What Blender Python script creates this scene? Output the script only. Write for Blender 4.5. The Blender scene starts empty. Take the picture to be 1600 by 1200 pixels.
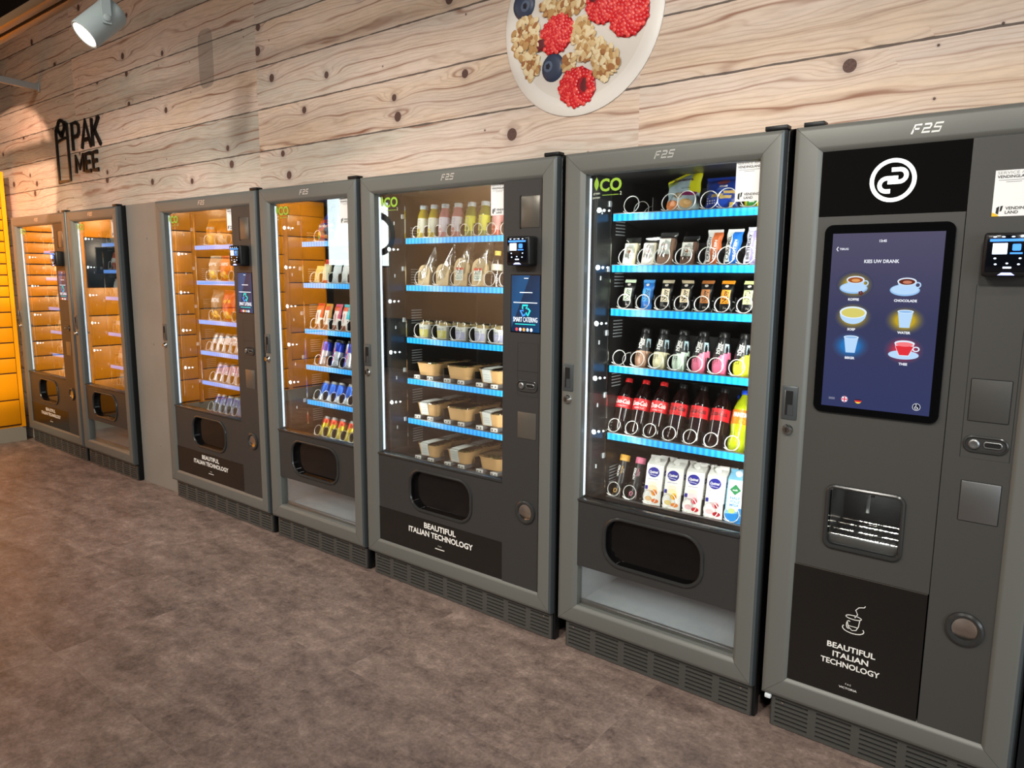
import bpy, bmesh, math, random
from mathutils import Vector, Matrix
from mathutils.geometry import tessellate_polygon
random.seed(7)
PI = math.pi
SC = bpy.context.scene
COL = SC.collection

# ------------------------------------------------------------------ materials
def lin(c):
    c /= 255.0
    return c / 12.92 if c <= .04045 else ((c + .055) / 1.055) ** 2.4
def rgb(r, g, b): return (lin(r), lin(g), lin(b), 1)
MC = {}
def mat(name, c=(128, 128, 128), rough=.5, metal=0., emit=0., ecol=None, spec=.5, coat=0., trans=0., ior=1.45):
    if name in MC: return MC[name]
    m = bpy.data.materials.new(name); m.use_nodes = True
    b = m.node_tree.nodes['Principled BSDF']
    b.inputs['Base Color'].default_value = rgb(*c)
    b.inputs['Roughness'].default_value = rough
    b.inputs['Metallic'].default_value = metal
    b.inputs['Specular IOR Level'].default_value = spec
    b.inputs['Coat Weight'].default_value = coat
    b.inputs['Transmission Weight'].default_value = trans
    b.inputs['IOR'].default_value = ior
    if emit:
        b.inputs['Emission Color'].default_value = rgb(*(ecol or c))
        b.inputs['Emission Strength'].default_value = emit
    MC[name] = m
    return m
class NT:
    """small helper for node graphs"""
    def __init__(s, m): s.t = m.node_tree; s.n = s.t.nodes; s.l = s.t.links
    def new(s, typ, **kw):
        n = s.n.new(typ)
        for k, v in kw.items(): setattr(n, k, v)
        return n
    def put(s, sock, v):
        if v is None: return
        if hasattr(v, 'is_output'): s.l.new(v, sock)
        else: sock.default_value = v
    def math(s, op, a, b=None, c=None, clamp=False):
        n = s.new('ShaderNodeMath', operation=op, use_clamp=clamp)
        for i, v in enumerate((a, b, c)): s.put(n.inputs[i], v)
        return n.outputs[0]
    def comb(s, x, y, z=0.):
        n = s.new('ShaderNodeCombineXYZ')
        for i, v in enumerate((x, y, z)): s.put(n.inputs[i], v)
        return n.outputs[0]
    def noise(s, vec, scale, detail=3., rough=.5, dist=0.):
        n = s.new('ShaderNodeTexNoise'); s.put(n.inputs['Vector'], vec)
        n.inputs['Scale'].default_value = scale; n.inputs['Detail'].default_value = detail
        n.inputs['Roughness'].default_value = rough; n.inputs['Distortion'].default_value = dist
        return n.outputs['Fac']
    def ramp(s, fac, stops):
        n = s.new('ShaderNodeValToRGB'); s.put(n.inputs[0], fac)
        e = n.color_ramp.elements
        while len(e) < len(stops): e.new(.5)
        for el, (p, c) in zip(e, stops): el.position = p; el.color = c
        return n.outputs[0]
    def mix(s, fac, a, b, mode='MIX'):
        n = s.new('ShaderNodeMix', data_type='RGBA', blend_type=mode)
        s.put(n.inputs[0], fac); s.put(n.inputs[6], a); s.put(n.inputs[7], b)
        return n.outputs[2]

def thin_glass(name, mult=2.0, tint=(243, 245, 243), gr=.0, f0=.04, k=.96, e=5.):
    m = bpy.data.materials.new(name); m.use_nodes = True
    N = NT(m); N.n.clear()
    geo = N.new('ShaderNodeNewGeometry')
    vm = N.new('ShaderNodeVectorMath', operation='DOT_PRODUCT')
    N.l.new(geo.outputs['Incoming'], vm.inputs[0]); N.l.new(geo.outputs['Normal'], vm.inputs[1])
    c = N.math('ABSOLUTE', vm.outputs['Value'])
    p = N.math('POWER', N.math('SUBTRACT', 1., c, clamp=True), e)
    f = N.math('MULTIPLY', N.math('MULTIPLY_ADD', p, k, f0), mult, clamp=True)
    tr = N.new('ShaderNodeBsdfTransparent'); tr.inputs[0].default_value = rgb(*tint)
    gl = N.new('ShaderNodeBsdfGlossy'); gl.inputs['Roughness'].default_value = gr
    gl.inputs[0].default_value = (1, 1, 1, 1)
    mx = N.new('ShaderNodeMixShader'); N.l.new(f, mx.inputs[0])
    N.l.new(tr.outputs[0], mx.inputs[1]); N.l.new(gl.outputs[0], mx.inputs[2])
    o = N.new('ShaderNodeOutputMaterial'); N.l.new(mx.outputs[0], o.inputs[0])
    MC[name] = m
    return m

FRAME = mat('frame_paint', (108, 109, 104), .42, .2)
EDGE = mat('door_edge_paint', (86, 92, 94), .34, .5)
BLACK = mat('black_plastic', (20, 20, 21), .35)
CHAR = mat('charcoal_panel', (52, 51, 50), .42)
CHAR6 = mat('charcoal_panel_matte', (64, 63, 60), .5)
GLOSSB = mat('gloss_black', (16, 15, 15), .06)
STICKB = mat('scratched_black', (26, 24, 22), .25)
CAB = mat('cabinet_black', (17, 20, 22), .4, .3)
LINER = mat('liner_dark', (34, 33, 33), .38)
LINERG = mat('liner_grey', (158, 164, 168), .4, .1)
KICK = mat('kick_plate_paint', (78, 77, 73), .45, .2)
VOID = mat('void_black', (4, 4, 4), .7)
CHROME = mat('chrome', (205, 203, 198), .16, 1.)
WIRE = mat('coil_wire', (226, 226, 222), .3, .35)
STEEL = mat('brushed_steel', (140, 142, 142), .38, .9)
GREYPL = mat('grey_plate', (112, 108, 100), .3, .6)
BEZEL = mat('bezel_plastic', (58, 58, 57), .22, .3)
WHITE = mat('white_print', (236, 234, 228), .5)
SILVER = mat('silver_print', (215, 215, 212), .3, .6)
DECK = mat('tray_deck', (46, 46, 48), .4, .5)
DIVID = mat('tray_divider', (24, 24, 25), .4)
GLASS = thin_glass('pane_glass', 1., f0=.11, k=.46, e=2.)   # coated double pane
FILM = thin_glass('clear_film', 1., (236, 238, 236), .16, f0=.17, k=.5, e=2.)
LID = thin_glass('clear_lid', 2.4, (238, 240, 238), .06)
GLASS1 = thin_glass('small_pane_glass', 1.0)
LED = mat('led_white', (225, 238, 255), emit=1.6)
GLINT = mat('led_glint', (240, 248, 255), emit=14.0)
def strip_mat(name, a, b, st):
    m = mat(name, (20, 120, 200), .3)
    N = NT(m); bs = N.n['Principled BSDF']
    tc = N.new('ShaderNodeTexCoord'); sx = N.new('ShaderNodeSeparateXYZ'); N.l.new(tc.outputs['Object'], sx.inputs[0])
    s = N.math('SINE', N.math('MULTIPLY', sx.outputs[0], 2 * PI / .022))
    f = N.math('MULTIPLY_ADD', s, .5, .5, clamp=True)
    c = N.mix(f, rgb(*a), rgb(*b))
    N.l.new(c, bs.inputs['Emission Color']); bs.inputs['Emission Strength'].default_value = st
    return m
STRIP = strip_mat('shelf_light_cyan', (0, 112, 228), (66, 205, 250), 1.1)
STRIPB = strip_mat('shelf_light_blue', (70, 120, 240), (150, 190, 255), 1.15)

# ------------------------------------------------------------------ mesh builder
_tc = {}
def text2d(s, bold=0., shear=0., space=1.):
    key = (s, bold, shear, space)
    if key not in _tc:
        cu = bpy.data.curves.new('t', 'FONT'); cu.body = s; cu.size = 1.; cu.offset = bold; cu.shear = shear
        cu.space_character = space; cu.resolution_u = 3
        ob = bpy.data.objects.new('t', cu)
        me = bpy.data.meshes.new_from_object(ob)
        v = [(p.co.x, p.co.y) for p in me.vertices]; f = [tuple(p.vertices) for p in me.polygons]
        bpy.data.objects.remove(ob); bpy.data.curves.remove(cu); bpy.data.meshes.remove(me)
        _tc[key] = (v, f)
    return _tc[key]
def rr(x0, x1, z0, z1, r, n=8):
    pts = []
    for cx, cz, a0 in ((x1 - r, z1 - r, 0), (x0 + r, z1 - r, PI / 2), (x0 + r, z0 + r, PI), (x1 - r, z0 + r, 1.5 * PI)):
        for i in range(n + 1):
            a = a0 + PI / 2 * i / n
            pts.append((cx + r * math.cos(a), cz + r * math.sin(a)))
    return pts
def ell(cx, cz, rx, rz, n=32, a0=0, a1=2 * PI):
    k = n if abs(a1 - a0 - 2 * PI) < 1e-6 else n + 1
    return [(cx + rx * math.cos(a0 + (a1 - a0) * i / n), cz + rz * math.sin(a0 + (a1 - a0) * i / n)) for i in range(k)]
class MB:
    def __init__(s): s.v = []; s.f = []; s.m = []; s.mats = []
    def mi(s, m):
        if m not in s.mats: s.mats.append(m)
        return s.mats.index(m)
    def add(s, vs, fs, m, fn=None):
        o = len(s.v)
        s.v += [tuple(fn(*p)) for p in vs] if fn else [tuple(p) for p in vs]
        for i, f in enumerate(fs):
            s.f.append(tuple(o + k for k in f)); s.m.append(s.mi(m[i] if isinstance(m, list) else m))
        return s
    def box(s, x0, x1, y0, y1, z0, z1, m, bev=0., seg=2):
        if bev:
            bm = bmesh.new(); bmesh.ops.create_cube(bm, size=1)
            for v in bm.verts: v.co = ((x0 + x1) / 2 + v.co.x * (x1 - x0), (y0 + y1) / 2 + v.co.y * (y1 - y0), (z0 + z1) / 2 + v.co.z * (z1 - z0))
            bmesh.ops.bevel(bm, geom=bm.edges[:], offset=bev, segments=seg, profile=.5, affect='EDGES')
            bm.verts.index_update()
            s.add([v.co[:] for v in bm.verts], [[v.index for v in f.verts] for f in bm.faces], m); bm.free()
            return s
        vs = [(x, y, z) for x in (x0, x1) for y in (y0, y1) for z in (z0, z1)]
        return s.add(vs, [(0, 1, 3, 2), (4, 6, 7, 5), (0, 4, 5, 1), (2, 3, 7, 6), (0, 2, 6, 4), (1, 5, 7, 3)], m)
    def lathe(s, prof, m, n=28, c=(0, 0, 0), axis='z', cap=True, ff=None):
        vs = []; fs = []; ms = []
        for k, (r, z) in enumerate(prof):
            for i in range(n):
                a = 2 * PI * i / n; rad = r * (ff(a, z) if ff else 1)
                p = (rad * math.sin(a), -rad * math.cos(a), z)
                if axis == 'y': p = (p[0], z, -p[1])
                vs.append((c[0] + p[0], c[1] + p[1], c[2] + p[2]))
        for k in range(len(prof) - 1):
            for i in range(n):
                j = (i + 1) % n
                fs.append((k * n + i, k * n + j, (k + 1) * n + j, (k + 1) * n + i))
                ms.append(m[k] if isinstance(m, list) else m)
        if cap:
            for k in (0, len(prof) - 1):
                if prof[k][0] > 1e-4:
                    fs.append(tuple(k * n + i for i in range(n))); ms.append(m[min(k, len(m) - 1)] if isinstance(m, list) else m)
        return s.add(vs, fs, ms)
    def tube(s, pts, r, m, n=6, closed=False):
        P = [Vector(p) for p in pts]; L = len(P); vs = []; fs = []
        prev = None
        for i in range(L):
            a = P[(i - 1) % L] if (closed or i > 0) else P[i]; b = P[(i + 1) % L] if (closed or i < L - 1) else P[i]
            t = (b - a).normalized()
            if prev is None:
                u = t.orthogonal().normalized()
            else:
                u = (prev - t * prev.dot(t)).normalized()
            prev = u; w = t.cross(u)
            for k in range(n):
                q = P[i] + (u * math.cos(2 * PI * k / n) + w * math.sin(2 * PI * k / n)) * r
                vs.append(q[:])
        for i in range(L if closed else L - 1):
            j = (i + 1) % L
            for k in range(n):
                k2 = (k + 1) % n
                fs.append((i * n + k, i * n + k2, j * n + k2, j * n + k))
        if not closed:
            fs.append(tuple(range(n))); fs.append(tuple((L - 1) * n + k for k in range(n)))
        return s.add(vs, fs, m)
    def poly(s, pts, m, fn):
        tr = tessellate_polygon([[Vector((x, z, 0)) for x, z in pts]])
        return s.add([(x, z) for x, z in pts], tr, m, fn)
    def ring2(s, outer, inner, m, fn):
        n = len(outer)
        return s.add(list(outer) + list(inner), [(i, (i + 1) % n, n + (i + 1) % n, n + i) for i in range(n)], m, fn)
    def stroke(s, pts, w, m, fn, closed=False):
        P = [Vector(p) for p in pts]; L = len(P); vs = []; fs = []
        for i in range(L):
            a = P[(i - 1) % L] if (closed or i > 0) else P[i]; b = P[(i + 1) % L] if (closed or i < L - 1) else P[i]
            t = (b - a); t = t.normalized() if t.length > 1e-9 else Vector((1, 0))
            nn = Vector((-t.y, t.x)) * w / 2
            vs += [(P[i] + nn)[:], (P[i] - nn)[:]]
        for i in range(L if closed else L - 1):
            j = (i + 1) % L
            fs.append((2 * i, 2 * j, 2 * j + 1, 2 * i + 1))
        return s.add(vs, fs, m, fn)
    def text(s, t, cx, cz, h, m, fn, w=None, bold=.0, shear=0., space=1., rot=0., align='c', maxw=None):
        """text whose capital height is h, centred on cx, cz; w forces the width"""
        v, f = text2d(t, bold, shear, space)
        if not v: return s
        xs = [p[0] for p in v]; x0, x1 = min(xs), max(xs)
        k = h / .7
        kx = k if w is None else w / (x1 - x0)
        if maxw and kx * (x1 - x0) > maxw: kx = maxw / (x1 - x0)
        ox = (x0 + x1) / 2 if align == 'c' else (x0 if align == 'l' else x1)
        c, sn = math.cos(rot), math.sin(rot)
        pts = []
        for x, y in v:
            a, b = (x - ox) * kx, (y - .35) * k
            pts.append((cx + a * c - b * sn, cz + a * sn + b * c))
        return s.add(pts, f, m, fn)
    def rrtube(s, x0, x1, z0, z1, r, rad, m, y, n=8):
        return s.tube([(a, y, b) for a, b in rr(x0, x1, z0, z1, r, n)], rad, m, 8, True)
    def wall2(s, pts, y0, y1, m):
        n = len(pts)
        return s.add([(x, y0, z) for x, z in pts] + [(x, y1, z) for x, z in pts], [(i, (i + 1) % n, n + (i + 1) % n, n + i) for i in range(n)], m)
    def holed(s, x0, x1, z0, z1, hole, m, fn):
        """flat plate with a rounded-rectangle hole; hole is the rr() point list starting at the upper right corner"""
        n = len(hole); q = n // 4
        cor = [(x1, z1), (x0, z1), (x0, z0), (x1, z0)]
        vs = list(hole) + cor; fs = []
        for i in range(n):
            j = (i + 1) % n; a, b = i // q, j // q
            fs.append((i, j, n + b) if a == b else (i, j, n + b, n + a))
        return s.add(vs, fs, m, fn)
    def mesh(s, name, smooth=35):
        me = bpy.data.meshes.new(name); me.from_pydata(s.v, [], s.f)
        for m in s.mats: me.materials.append(m)
        me.polygons.foreach_set('material_index', s.m)
        me.update()
        if smooth:
            bm = bmesh.new(); bm.from_mesh(me); bmesh.ops.recalc_face_normals(bm, faces=bm.faces[:]); bm.to_mesh(me); bm.free()
            me.polygons.foreach_set('use_smooth', [True] * len(me.polygons))
            me.set_sharp_from_angle(angle=math.radians(smooth))
        return me
    def build(s, name, parent=None, loc=None, smooth=35):
        return link(name, s.mesh(name, smooth), parent, loc)
def link(name, me, parent=None, loc=None):
    o = bpy.data.objects.new(name, me); COL.objects.link(o)
    if parent: o.parent = parent
    if loc: o.location = loc
    return o
def tag(o, label, cat, group=None):
    o['label'] = label; o['category'] = cat
    if group: o['group'] = group
    return o
def thing(name, label, cat, loc=(0, 0, 0), group=None, rot=(0, 0, 0)):
    o = bpy.data.objects.new(name, None); COL.objects.link(o); o.empty_display_size = .05
    o.location = loc; o.rotation_euler = rot
    return tag(o, label, cat, group)
def struct(o): o['kind'] = 'structure'; return o
def P(y):                       # picture plane at depth y facing the room
    return lambda x, z: (x, y, z)

# ------------------------------------------------------------------ camera
cam = bpy.data.objects.new('camera', bpy.data.cameras.new('camera')); COL.objects.link(cam)
cam.data.sensor_width = 36.; cam.data.sensor_fit = 'HORIZONTAL'
F_PX = 1144.95; YAW, PITCH, ROLL = map(math.radians, (-38.58337, -8.56846, .41309)); CD, CH = 2.17712, 1.41644
cam.data.lens = 36. * F_PX / 1600; cam.data.clip_start = .02
fw = Vector((math.sin(YAW) * math.cos(PITCH), math.cos(YAW) * math.cos(PITCH), math.sin(PITCH)))
rt = Vector((math.cos(YAW), -math.sin(YAW), 0)); up = rt.cross(fw)
c_, s_ = math.cos(ROLL), math.sin(ROLL)
r2 = rt * c_ + up * s_; u2 = up * c_ - rt * s_
M = Matrix((r2, u2, -fw)).transposed().to_4x4(); M.translation = (0, -CD, CH)
cam.matrix_world = M
SC.camera = cam

# ------------------------------------------------------------------ setting
WALL_Y = .06
def wood_material():
    m = mat('plank_print', rough=.62); N = NT(m); bs = N.n['Principled BSDF']
    geo = N.new('ShaderNodeNewGeometry'); sp = N.new('ShaderNodeSeparateXYZ'); N.l.new(geo.outputs['Position'], sp.inputs[0])
    x, z = sp.outputs[0], sp.outputs[2]
    zz = N.math('DIVIDE', N.math('SUBTRACT', z, 2.025), .205)
    pi = N.math('FLOOR', zz); pf = N.math('FRACT', zz)
    xp = N.math('FLOOR', N.math('DIVIDE', N.math('ADD', x, 3.455), 2.2))
    wn = N.new('ShaderNodeTexWhiteNoise', noise_dimensions='2D'); N.l.new(N.comb(pi, xp), wn.inputs['Vector'])
    rs = N.new('ShaderNodeSeparateColor'); N.l.new(wn.outputs['Color'], rs.inputs[0])
    r1, rg, rb = rs.outputs[0], rs.outputs[1], rs.outputs[2]
    xo = N.math('MULTIPLY_ADD', r1, 37., x); zo = N.math('MULTIPLY_ADD', rg, 23., z)
    # knots
    vo = N.new('ShaderNodeTexVoronoi', voronoi_dimensions='2D'); vo.inputs['Scale'].default_value = 1.
    vo.inputs['Randomness'].default_value = .85
    N.l.new(N.comb(N.math('MULTIPLY', xo, 2.1), N.math('MULTIPLY', zo, 6.)), vo.inputs['Vector'])
    vp = N.new('ShaderNodeSeparateXYZ'); N.l.new(vo.outputs['Position'], vp.inputs[0])
    dx = N.math('SUBTRACT', xo, N.math('DIVIDE', vp.outputs[0], 2.1)); dz = N.math('SUBTRACT', zo, N.math('DIVIDE', vp.outputs[1], 6.))
    d = N.math('SQRT', N.math('ADD', N.math('MULTIPLY', dx, dx), N.math('MULTIPLY', dz, dz)))
    vc = N.new('ShaderNodeSeparateColor'); N.l.new(vo.outputs['Color'], vc.inputs[0])
    big = N.math('GREATER_THAN', vc.outputs[0], .4)
    krad = N.math('MULTIPLY_ADD', N.math('MULTIPLY', big, N.math('MULTIPLY_ADD', vc.outputs[1], .6, .55)), .017, .0035)
    dxs = N.math('MULTIPLY', dx, .33)
    de = N.math('SQRT', N.math('ADD', N.math('MULTIPLY', dxs, dxs), N.math('MULTIPLY', dz, dz)))
    warp = N.math('POWER', 2.718, N.math('MULTIPLY', N.math('POWER', N.math('DIVIDE', de, .033), 2.), -1.))
    warp = N.math('MULTIPLY', warp, N.math('MULTIPLY', big, .05))
    low = N.noise(N.comb(N.math('MULTIPLY', xo, 1.1), N.math('MULTIPLY', zo, 7.)), 1., 3.)
    ph = N.math('ADD', N.math('MULTIPLY_ADD', low, .16, zo), warp)
    hi = N.noise(N.comb(N.math('MULTIPLY', xo, 3.), N.math('MULTIPLY', ph, 60.)), 1., 2.)
    sw = N.math('SINE', N.math('MULTIPLY_ADD', hi, 5., N.math('MULTIPLY', ph, 430.)))
    ln = N.math('POWER', N.math('MULTIPLY_ADD', sw, .5, .5), 5.)
    sw2 = N.math('SINE', N.math('MULTIPLY', ph, 95.))
    ln2 = N.math('POWER', N.math('MULTIPLY_ADD', sw2, .5, .5), 26.)
    # board colour
    tone = N.noise(N.comb(N.math('MULTIPLY', xo, .9), N.math('MULTIPLY', zo, 4.)), 1., 4., .6)
    tone = N.math('ADD', tone, N.math('MULTIPLY_ADD', rb, .36, -.18))
    base = N.ramp(tone, [(.25, rgb(166, 164, 154)), (.42, rgb(190, 182, 168)), (.58, rgb(208, 190, 176)), (.78, rgb(212, 188, 164))])
    fine = N.noise(N.comb(N.math('MULTIPLY', xo, 9.), N.math('MULTIPLY', zo, 90.)), 1., 4., .7)
    base = N.mix(N.math('MULTIPLY', N.math('SUBTRACT', fine, .42, clamp=True), 1.1), base, rgb(140, 122, 104))
    base = N.mix(N.math('MULTIPLY', ln, .3), base, rgb(150, 112, 86))
    lmask = N.noise(N.comb(N.math('MULTIPLY', xo, 1.7), N.math('MULTIPLY', zo, 9.), 4.), 1., 2.)
    base = N.mix(N.math('MULTIPLY', ln2, N.math('MULTIPLY', N.math('SUBTRACT', lmask, .3, clamp=True), 2.6, clamp=True)), base, rgb(128, 82, 58))
    kn = N.math('SUBTRACT', 1., N.math('SMOOTH_MIN', N.math('DIVIDE', d, krad), 1., .25), clamp=True)
    kd = N.math('LESS_THAN', d, krad)
    kh = N.math('SUBTRACT', 1., N.math('DIVIDE', d, N.math('MULTIPLY', krad, 2.4)), clamp=True)
    base = N.mix(N.math('MULTIPLY', kh, .55), base, rgb(112, 94, 90))
    kt = N.noise(N.comb(xo, zo), 160., 2.)
    base = N.mix(kd, base, N.mix(kt, rgb(40, 28, 26), rgb(108, 76, 66)))
    # grey stain left by an earlier sign
    sxx = N.math('DIVIDE', N.math('ABSOLUTE', N.math('ADD', x, 3.93)), .075); szz = N.math('DIVIDE', N.math('ABSOLUTE', N.math('SUBTRACT', z, 2.56)), .15)
    stn = N.math('LESS_THAN', N.math('ADD', N.math('POWER', sxx, 4.), N.math('POWER', szz, 6.)), 1.)
    base = N.mix(N.math('MULTIPLY', stn, .5), base, rgb(112, 106, 98))
    # seams
    wob = N.noise(N.comb(N.math('MULTIPLY', x, 9.), pi), 1., 3.)
    e = N.math('MULTIPLY', N.math('MINIMUM', pf, N.math('SUBTRACT', 1., pf)), .205)
    sm = N.math('LESS_THAN', e, N.math('MULTIPLY', N.math('SUBTRACT', wob, .22, clamp=True), .0115))
    base = N.mix(N.math('MULTIPLY', sm, .85), base, rgb(48, 36, 30))
    N.l.new(base, bs.inputs['Base Color'])
    bp = N.new('ShaderNodeBump'); bp.inputs['Strength'].default_value = .12; bp.inputs['Distance'].default_value = .002
    N.l.new(N.math('SUBTRACT', ln, N.math('MULTIPLY', sm, 3.)), bp.inputs['Height']); N.l.new(bp.outputs[0], bs.inputs['Normal'])
    return m
def floor_material():
    m = mat('stone_tile', rough=.5); N = NT(m); bs = N.n['Principled BSDF']
    geo = N.new('ShaderNodeNewGeometry'); sp = N.new('ShaderNodeSeparateXYZ'); N.l.new(geo.outputs['Position'], sp.inputs[0])
    x, y = sp.outputs[0], sp.outputs[1]
    tx = N.math('DIVIDE', N.math('ADD', x, 2.006), .925); ty = N.math('DIVIDE', N.math('ADD', y, .617), .62)
    wn = N.new('ShaderNodeTexWhiteNoise', noise_dimensions='2D'); N.l.new(N.comb(N.math('FLOOR', tx), N.math('FLOOR', ty)), wn.inputs['Vector'])
    rs = N.new('ShaderNodeSeparateColor'); N.l.new(wn.outputs['Color'], rs.inputs[0])
    v = N.comb(N.math('MULTIPLY_ADD', rs.outputs[0], 9., x), N.math('MULTIPLY_ADD', rs.outputs[1], 9., y))
    v2 = N.comb(N.math('MULTIPLY_ADD', rs.outputs[0], 9., N.math('MULTIPLY', x, .62)), N.math('MULTIPLY_ADD', rs.outputs[1], 9., N.math('MULTIPLY', y, 1.5)))
    n1 = N.noise(v2, 5.5, 8., .66, .5); n2 = N.noise(v, 21., 6., .72, .3); n3 = N.noise(v, 90., 3., .6)
    f = N.math('ADD', N.math('MULTIPLY', n1, .42), N.math('ADD', N.math('MULTIPLY', n2, .40), N.math('MULTIPLY', n3, .20)))
    f = N.math('ADD', f, N.math('MULTIPLY_ADD', rs.outputs[2], .016, -.008))
    c = N.ramp(f, [(.38, rgb(84, 72, 66)), (.48, rgb(118, 101, 93)), (.56, rgb(140, 121, 111)), (.66, rgb(170, 150, 138))])
    def edge(t, s):
        fr = N.math('FRACT', t)
        return N.math('MULTIPLY', N.math('MINIMUM', fr, N.math('SUBTRACT', 1., fr)), s)
    e = N.math('MINIMUM', edge(tx, .925), edge(ty, .62))
    sm = N.math('LESS_THAN', e, .0012)
    c = N.mix(N.math('MULTIPLY', sm, .28), c, rgb(160, 142, 130))
    N.l.new(c, bs.inputs['Base Color'])
    N.l.new(N.math('MULTIPLY_ADD', n2, .3, .3), bs.inputs['Roughness'])
    bp = N.new('ShaderNodeBump'); bp.inputs['Strength'].default_value = .1; bp.inputs['Distance'].default_value = .002
    N.l.new(n2, bp.inputs['Height']); N.l.new(bp.outputs[0], bs.inputs['Normal'])
    return m
def plain(name, a, b, rough, scale=3.):
    m = mat(name, a, rough); N = NT(m); bs = N.n['Principled BSDF']
    tc = N.new('ShaderNodeTexCoord')
    N.l.new(N.ramp(N.noise(tc.outputs['Object'], scale, 4.), [(.35, rgb(*a)), (.65, rgb(*b))]), bs.inputs['Base Color'])
    return m
WOOD = wood_material(); TILE = floor_material()
CEIL = plain('dark_ceiling', (26, 26, 25), (32, 32, 30), .8)
BROWNW = plain('brown_wall', (168, 134, 102), (178, 144, 110), .7)
DARKW = plain('dark_wall', (40, 38, 37), (48, 46, 44), .7)
GREYF = plain('grey_filler', (132, 128, 120), (140, 135, 127), .5)
XW, XE, YF, ZC = -9.6, 3.4, -5.2, 3.7
struct(MB().box(XW, XE, YF, 1.1, -.1, 0, TILE).build('floor', smooth=0))
struct(MB().box(XW, XE, YF, 1.1, ZC, ZC + .1, CEIL).build('ceiling', smooth=0))
b = MB().box(XW, XE, WALL_Y, .2, 1.837, 3.24, WOOD); b.box(XW, XE, WALL_Y, .2, 3.24, ZC, CEIL)
b.box(XW, -6.93, WALL_Y, .2, 0, 1.837, WOOD); b.box(XW, XE, 1.0, 1.1, 0, ZC, CEIL)
struct(b.build('wall_back', smooth=0))
b = MB().box(XW, -4.9, YF - .1, YF, .75, ZC, BROWNW); b.box(-4.9, XE, YF - .1, YF + .01, .0, ZC, CEIL); b.box(XW, -4.9, YF - .1, YF + .02, 0, .75, DARKW)
struct(b.build('wall_front', smooth=0))
struct(MB().box(XW - .1, XW, YF, 1.1, 0, ZC, DARKW).build('wall_left', smooth=0))
struct(MB().box(XE, XE + .1, YF, 1.1, 0, ZC, DARKW).build('wall_right', smooth=0))
b = MB().box(-5.0, -4.47, .06, .1, 0, 1.837, GREYF)
for dx in (.3, .3, .3):
    pass
for z in (.28, .95, 1.62): b.lathe([(.006, 0), (.006, -.003), (.003, -.004)], GREYF, 10, (-4.74, .06, z), 'y')
struct(b.build('trim_1'))
struct(MB().box(-.055, 1.4, .07, .11, 0, 1.837, mat('filler_dark', (20, 22, 26), .45)).build('trim_2'))

# ------------------------------------------------------------------ vending machines
XL = [-6.90142, -5.80623, -4.49255, -3.39708, -2.60905, -1.51045, -.72236]
XR = [-5.82678, -5.00570, -3.41815, -2.63248, -1.54179, -.74909, -.0624]
ZB, ZT = .112, 1.83
def frame_ring(W, ix0, ix1, iz0, iz1):
    """door frame: four mitred rails with a rounded outer edge and a sloping inner edge"""
    mb = MB()
    prof = [(0, .05, 1), (0, .014, 1), (.003, .005, 1), (.010, .0005, 0), (.016, 0, 0), (.80, 0, 0), (.86, .0015, 0), (1., .014, 0), (1., .045, 0)]
    o = [(0, ZB), (W, ZB), (W, ZT), (0, ZT)]; i = [(ix0, iz0), (ix1, iz0), (ix1, iz1), (ix0, iz1)]
    for k in range(4):
        j = (k + 1) % 4; vs = []; fs = []; ms = []
        for (t, y, e) in prof:
            for (a, c) in ((o[k], i[k]), (o[j], i[j])):
                dx, dz = c[0] - a[0], c[1] - a[1]; L = min(abs(dx), abs(dz))
                tt = t / L if t < .05 and t > 0 else t
                vs.append((a[0] + dx * tt, y, a[1] + dz * tt))
        # hairline at the mitre
        u = Vector((o[j][0] - o[k][0], 0, o[j][1] - o[k][1])).normalized() * .0005
        vs = [(p[0] + (u.x if n % 2 == 0 else -u.x), p[1], p[2] + (u.z if n % 2 == 0 else -u.z)) for n, p in enumerate(vs)]
        for n in range(len(prof) - 1):
            fs.append((2 * n, 2 * n + 1, 2 * n + 3, 2 * n + 2)); ms.append(EDGE if (k == 1 and prof[n][2]) else FRAME)
        mb.add(vs, fs, ms)
    return mb
def kick_mesh(x0, x1):
    mb = MB(); z0, z1 = .004, .104
    L = x1 - x0; g = max(4, round(L / .115)); xs = [x0]; hol = set()
    cols = []
    for k in range(g):
        a = x0 + L * k / g + .012; c = x0 + L * (k + 1) / g - .012
        xs += [a, c]; cols.append(len(xs) - 2)
    xs.append(x1)
    zs = [z0]; rows = []
    for k in range(6):
        a = z0 + .011 + k * .0148; zs += [a, a + .0064]; rows.append(len(zs) - 2)
    zs.append(z1)
    nx = len(xs)
    vs = [(x, .022, z) for z in zs for x in xs]; fs = []
    for r in range(len(zs) - 1):
        for c in range(nx - 1):
            q = (r * nx + c, r * nx + c + 1, (r + 1) * nx + c + 1, (r + 1) * nx + c)
            if c in cols and r in rows:
                p = [vs[k] for k in q]
                mb.add(p + [(a, .030, d) for a, _, d in p], [(0, 1, 5, 4), (1, 2, 6, 5), (2, 3, 7, 6), (3, 0, 4, 7)], KICK)
            else: fs.append(q)
    mb.add(vs, fs, KICK)
    mb.box(x0, x1, .030, .075, z0, z1, VOID)
    for x in (x0, x1):
        mb.box(x - .001, x + .001, .022, .075, z0, z1, KICK)
    for x in (x0 + .035, x1 - .035): mb.lathe([(.004, 0), (.004, -.003), (.002, -.004)], CHROME, 10, (x, .022, z1 - .014), 'y')
    return mb
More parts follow.
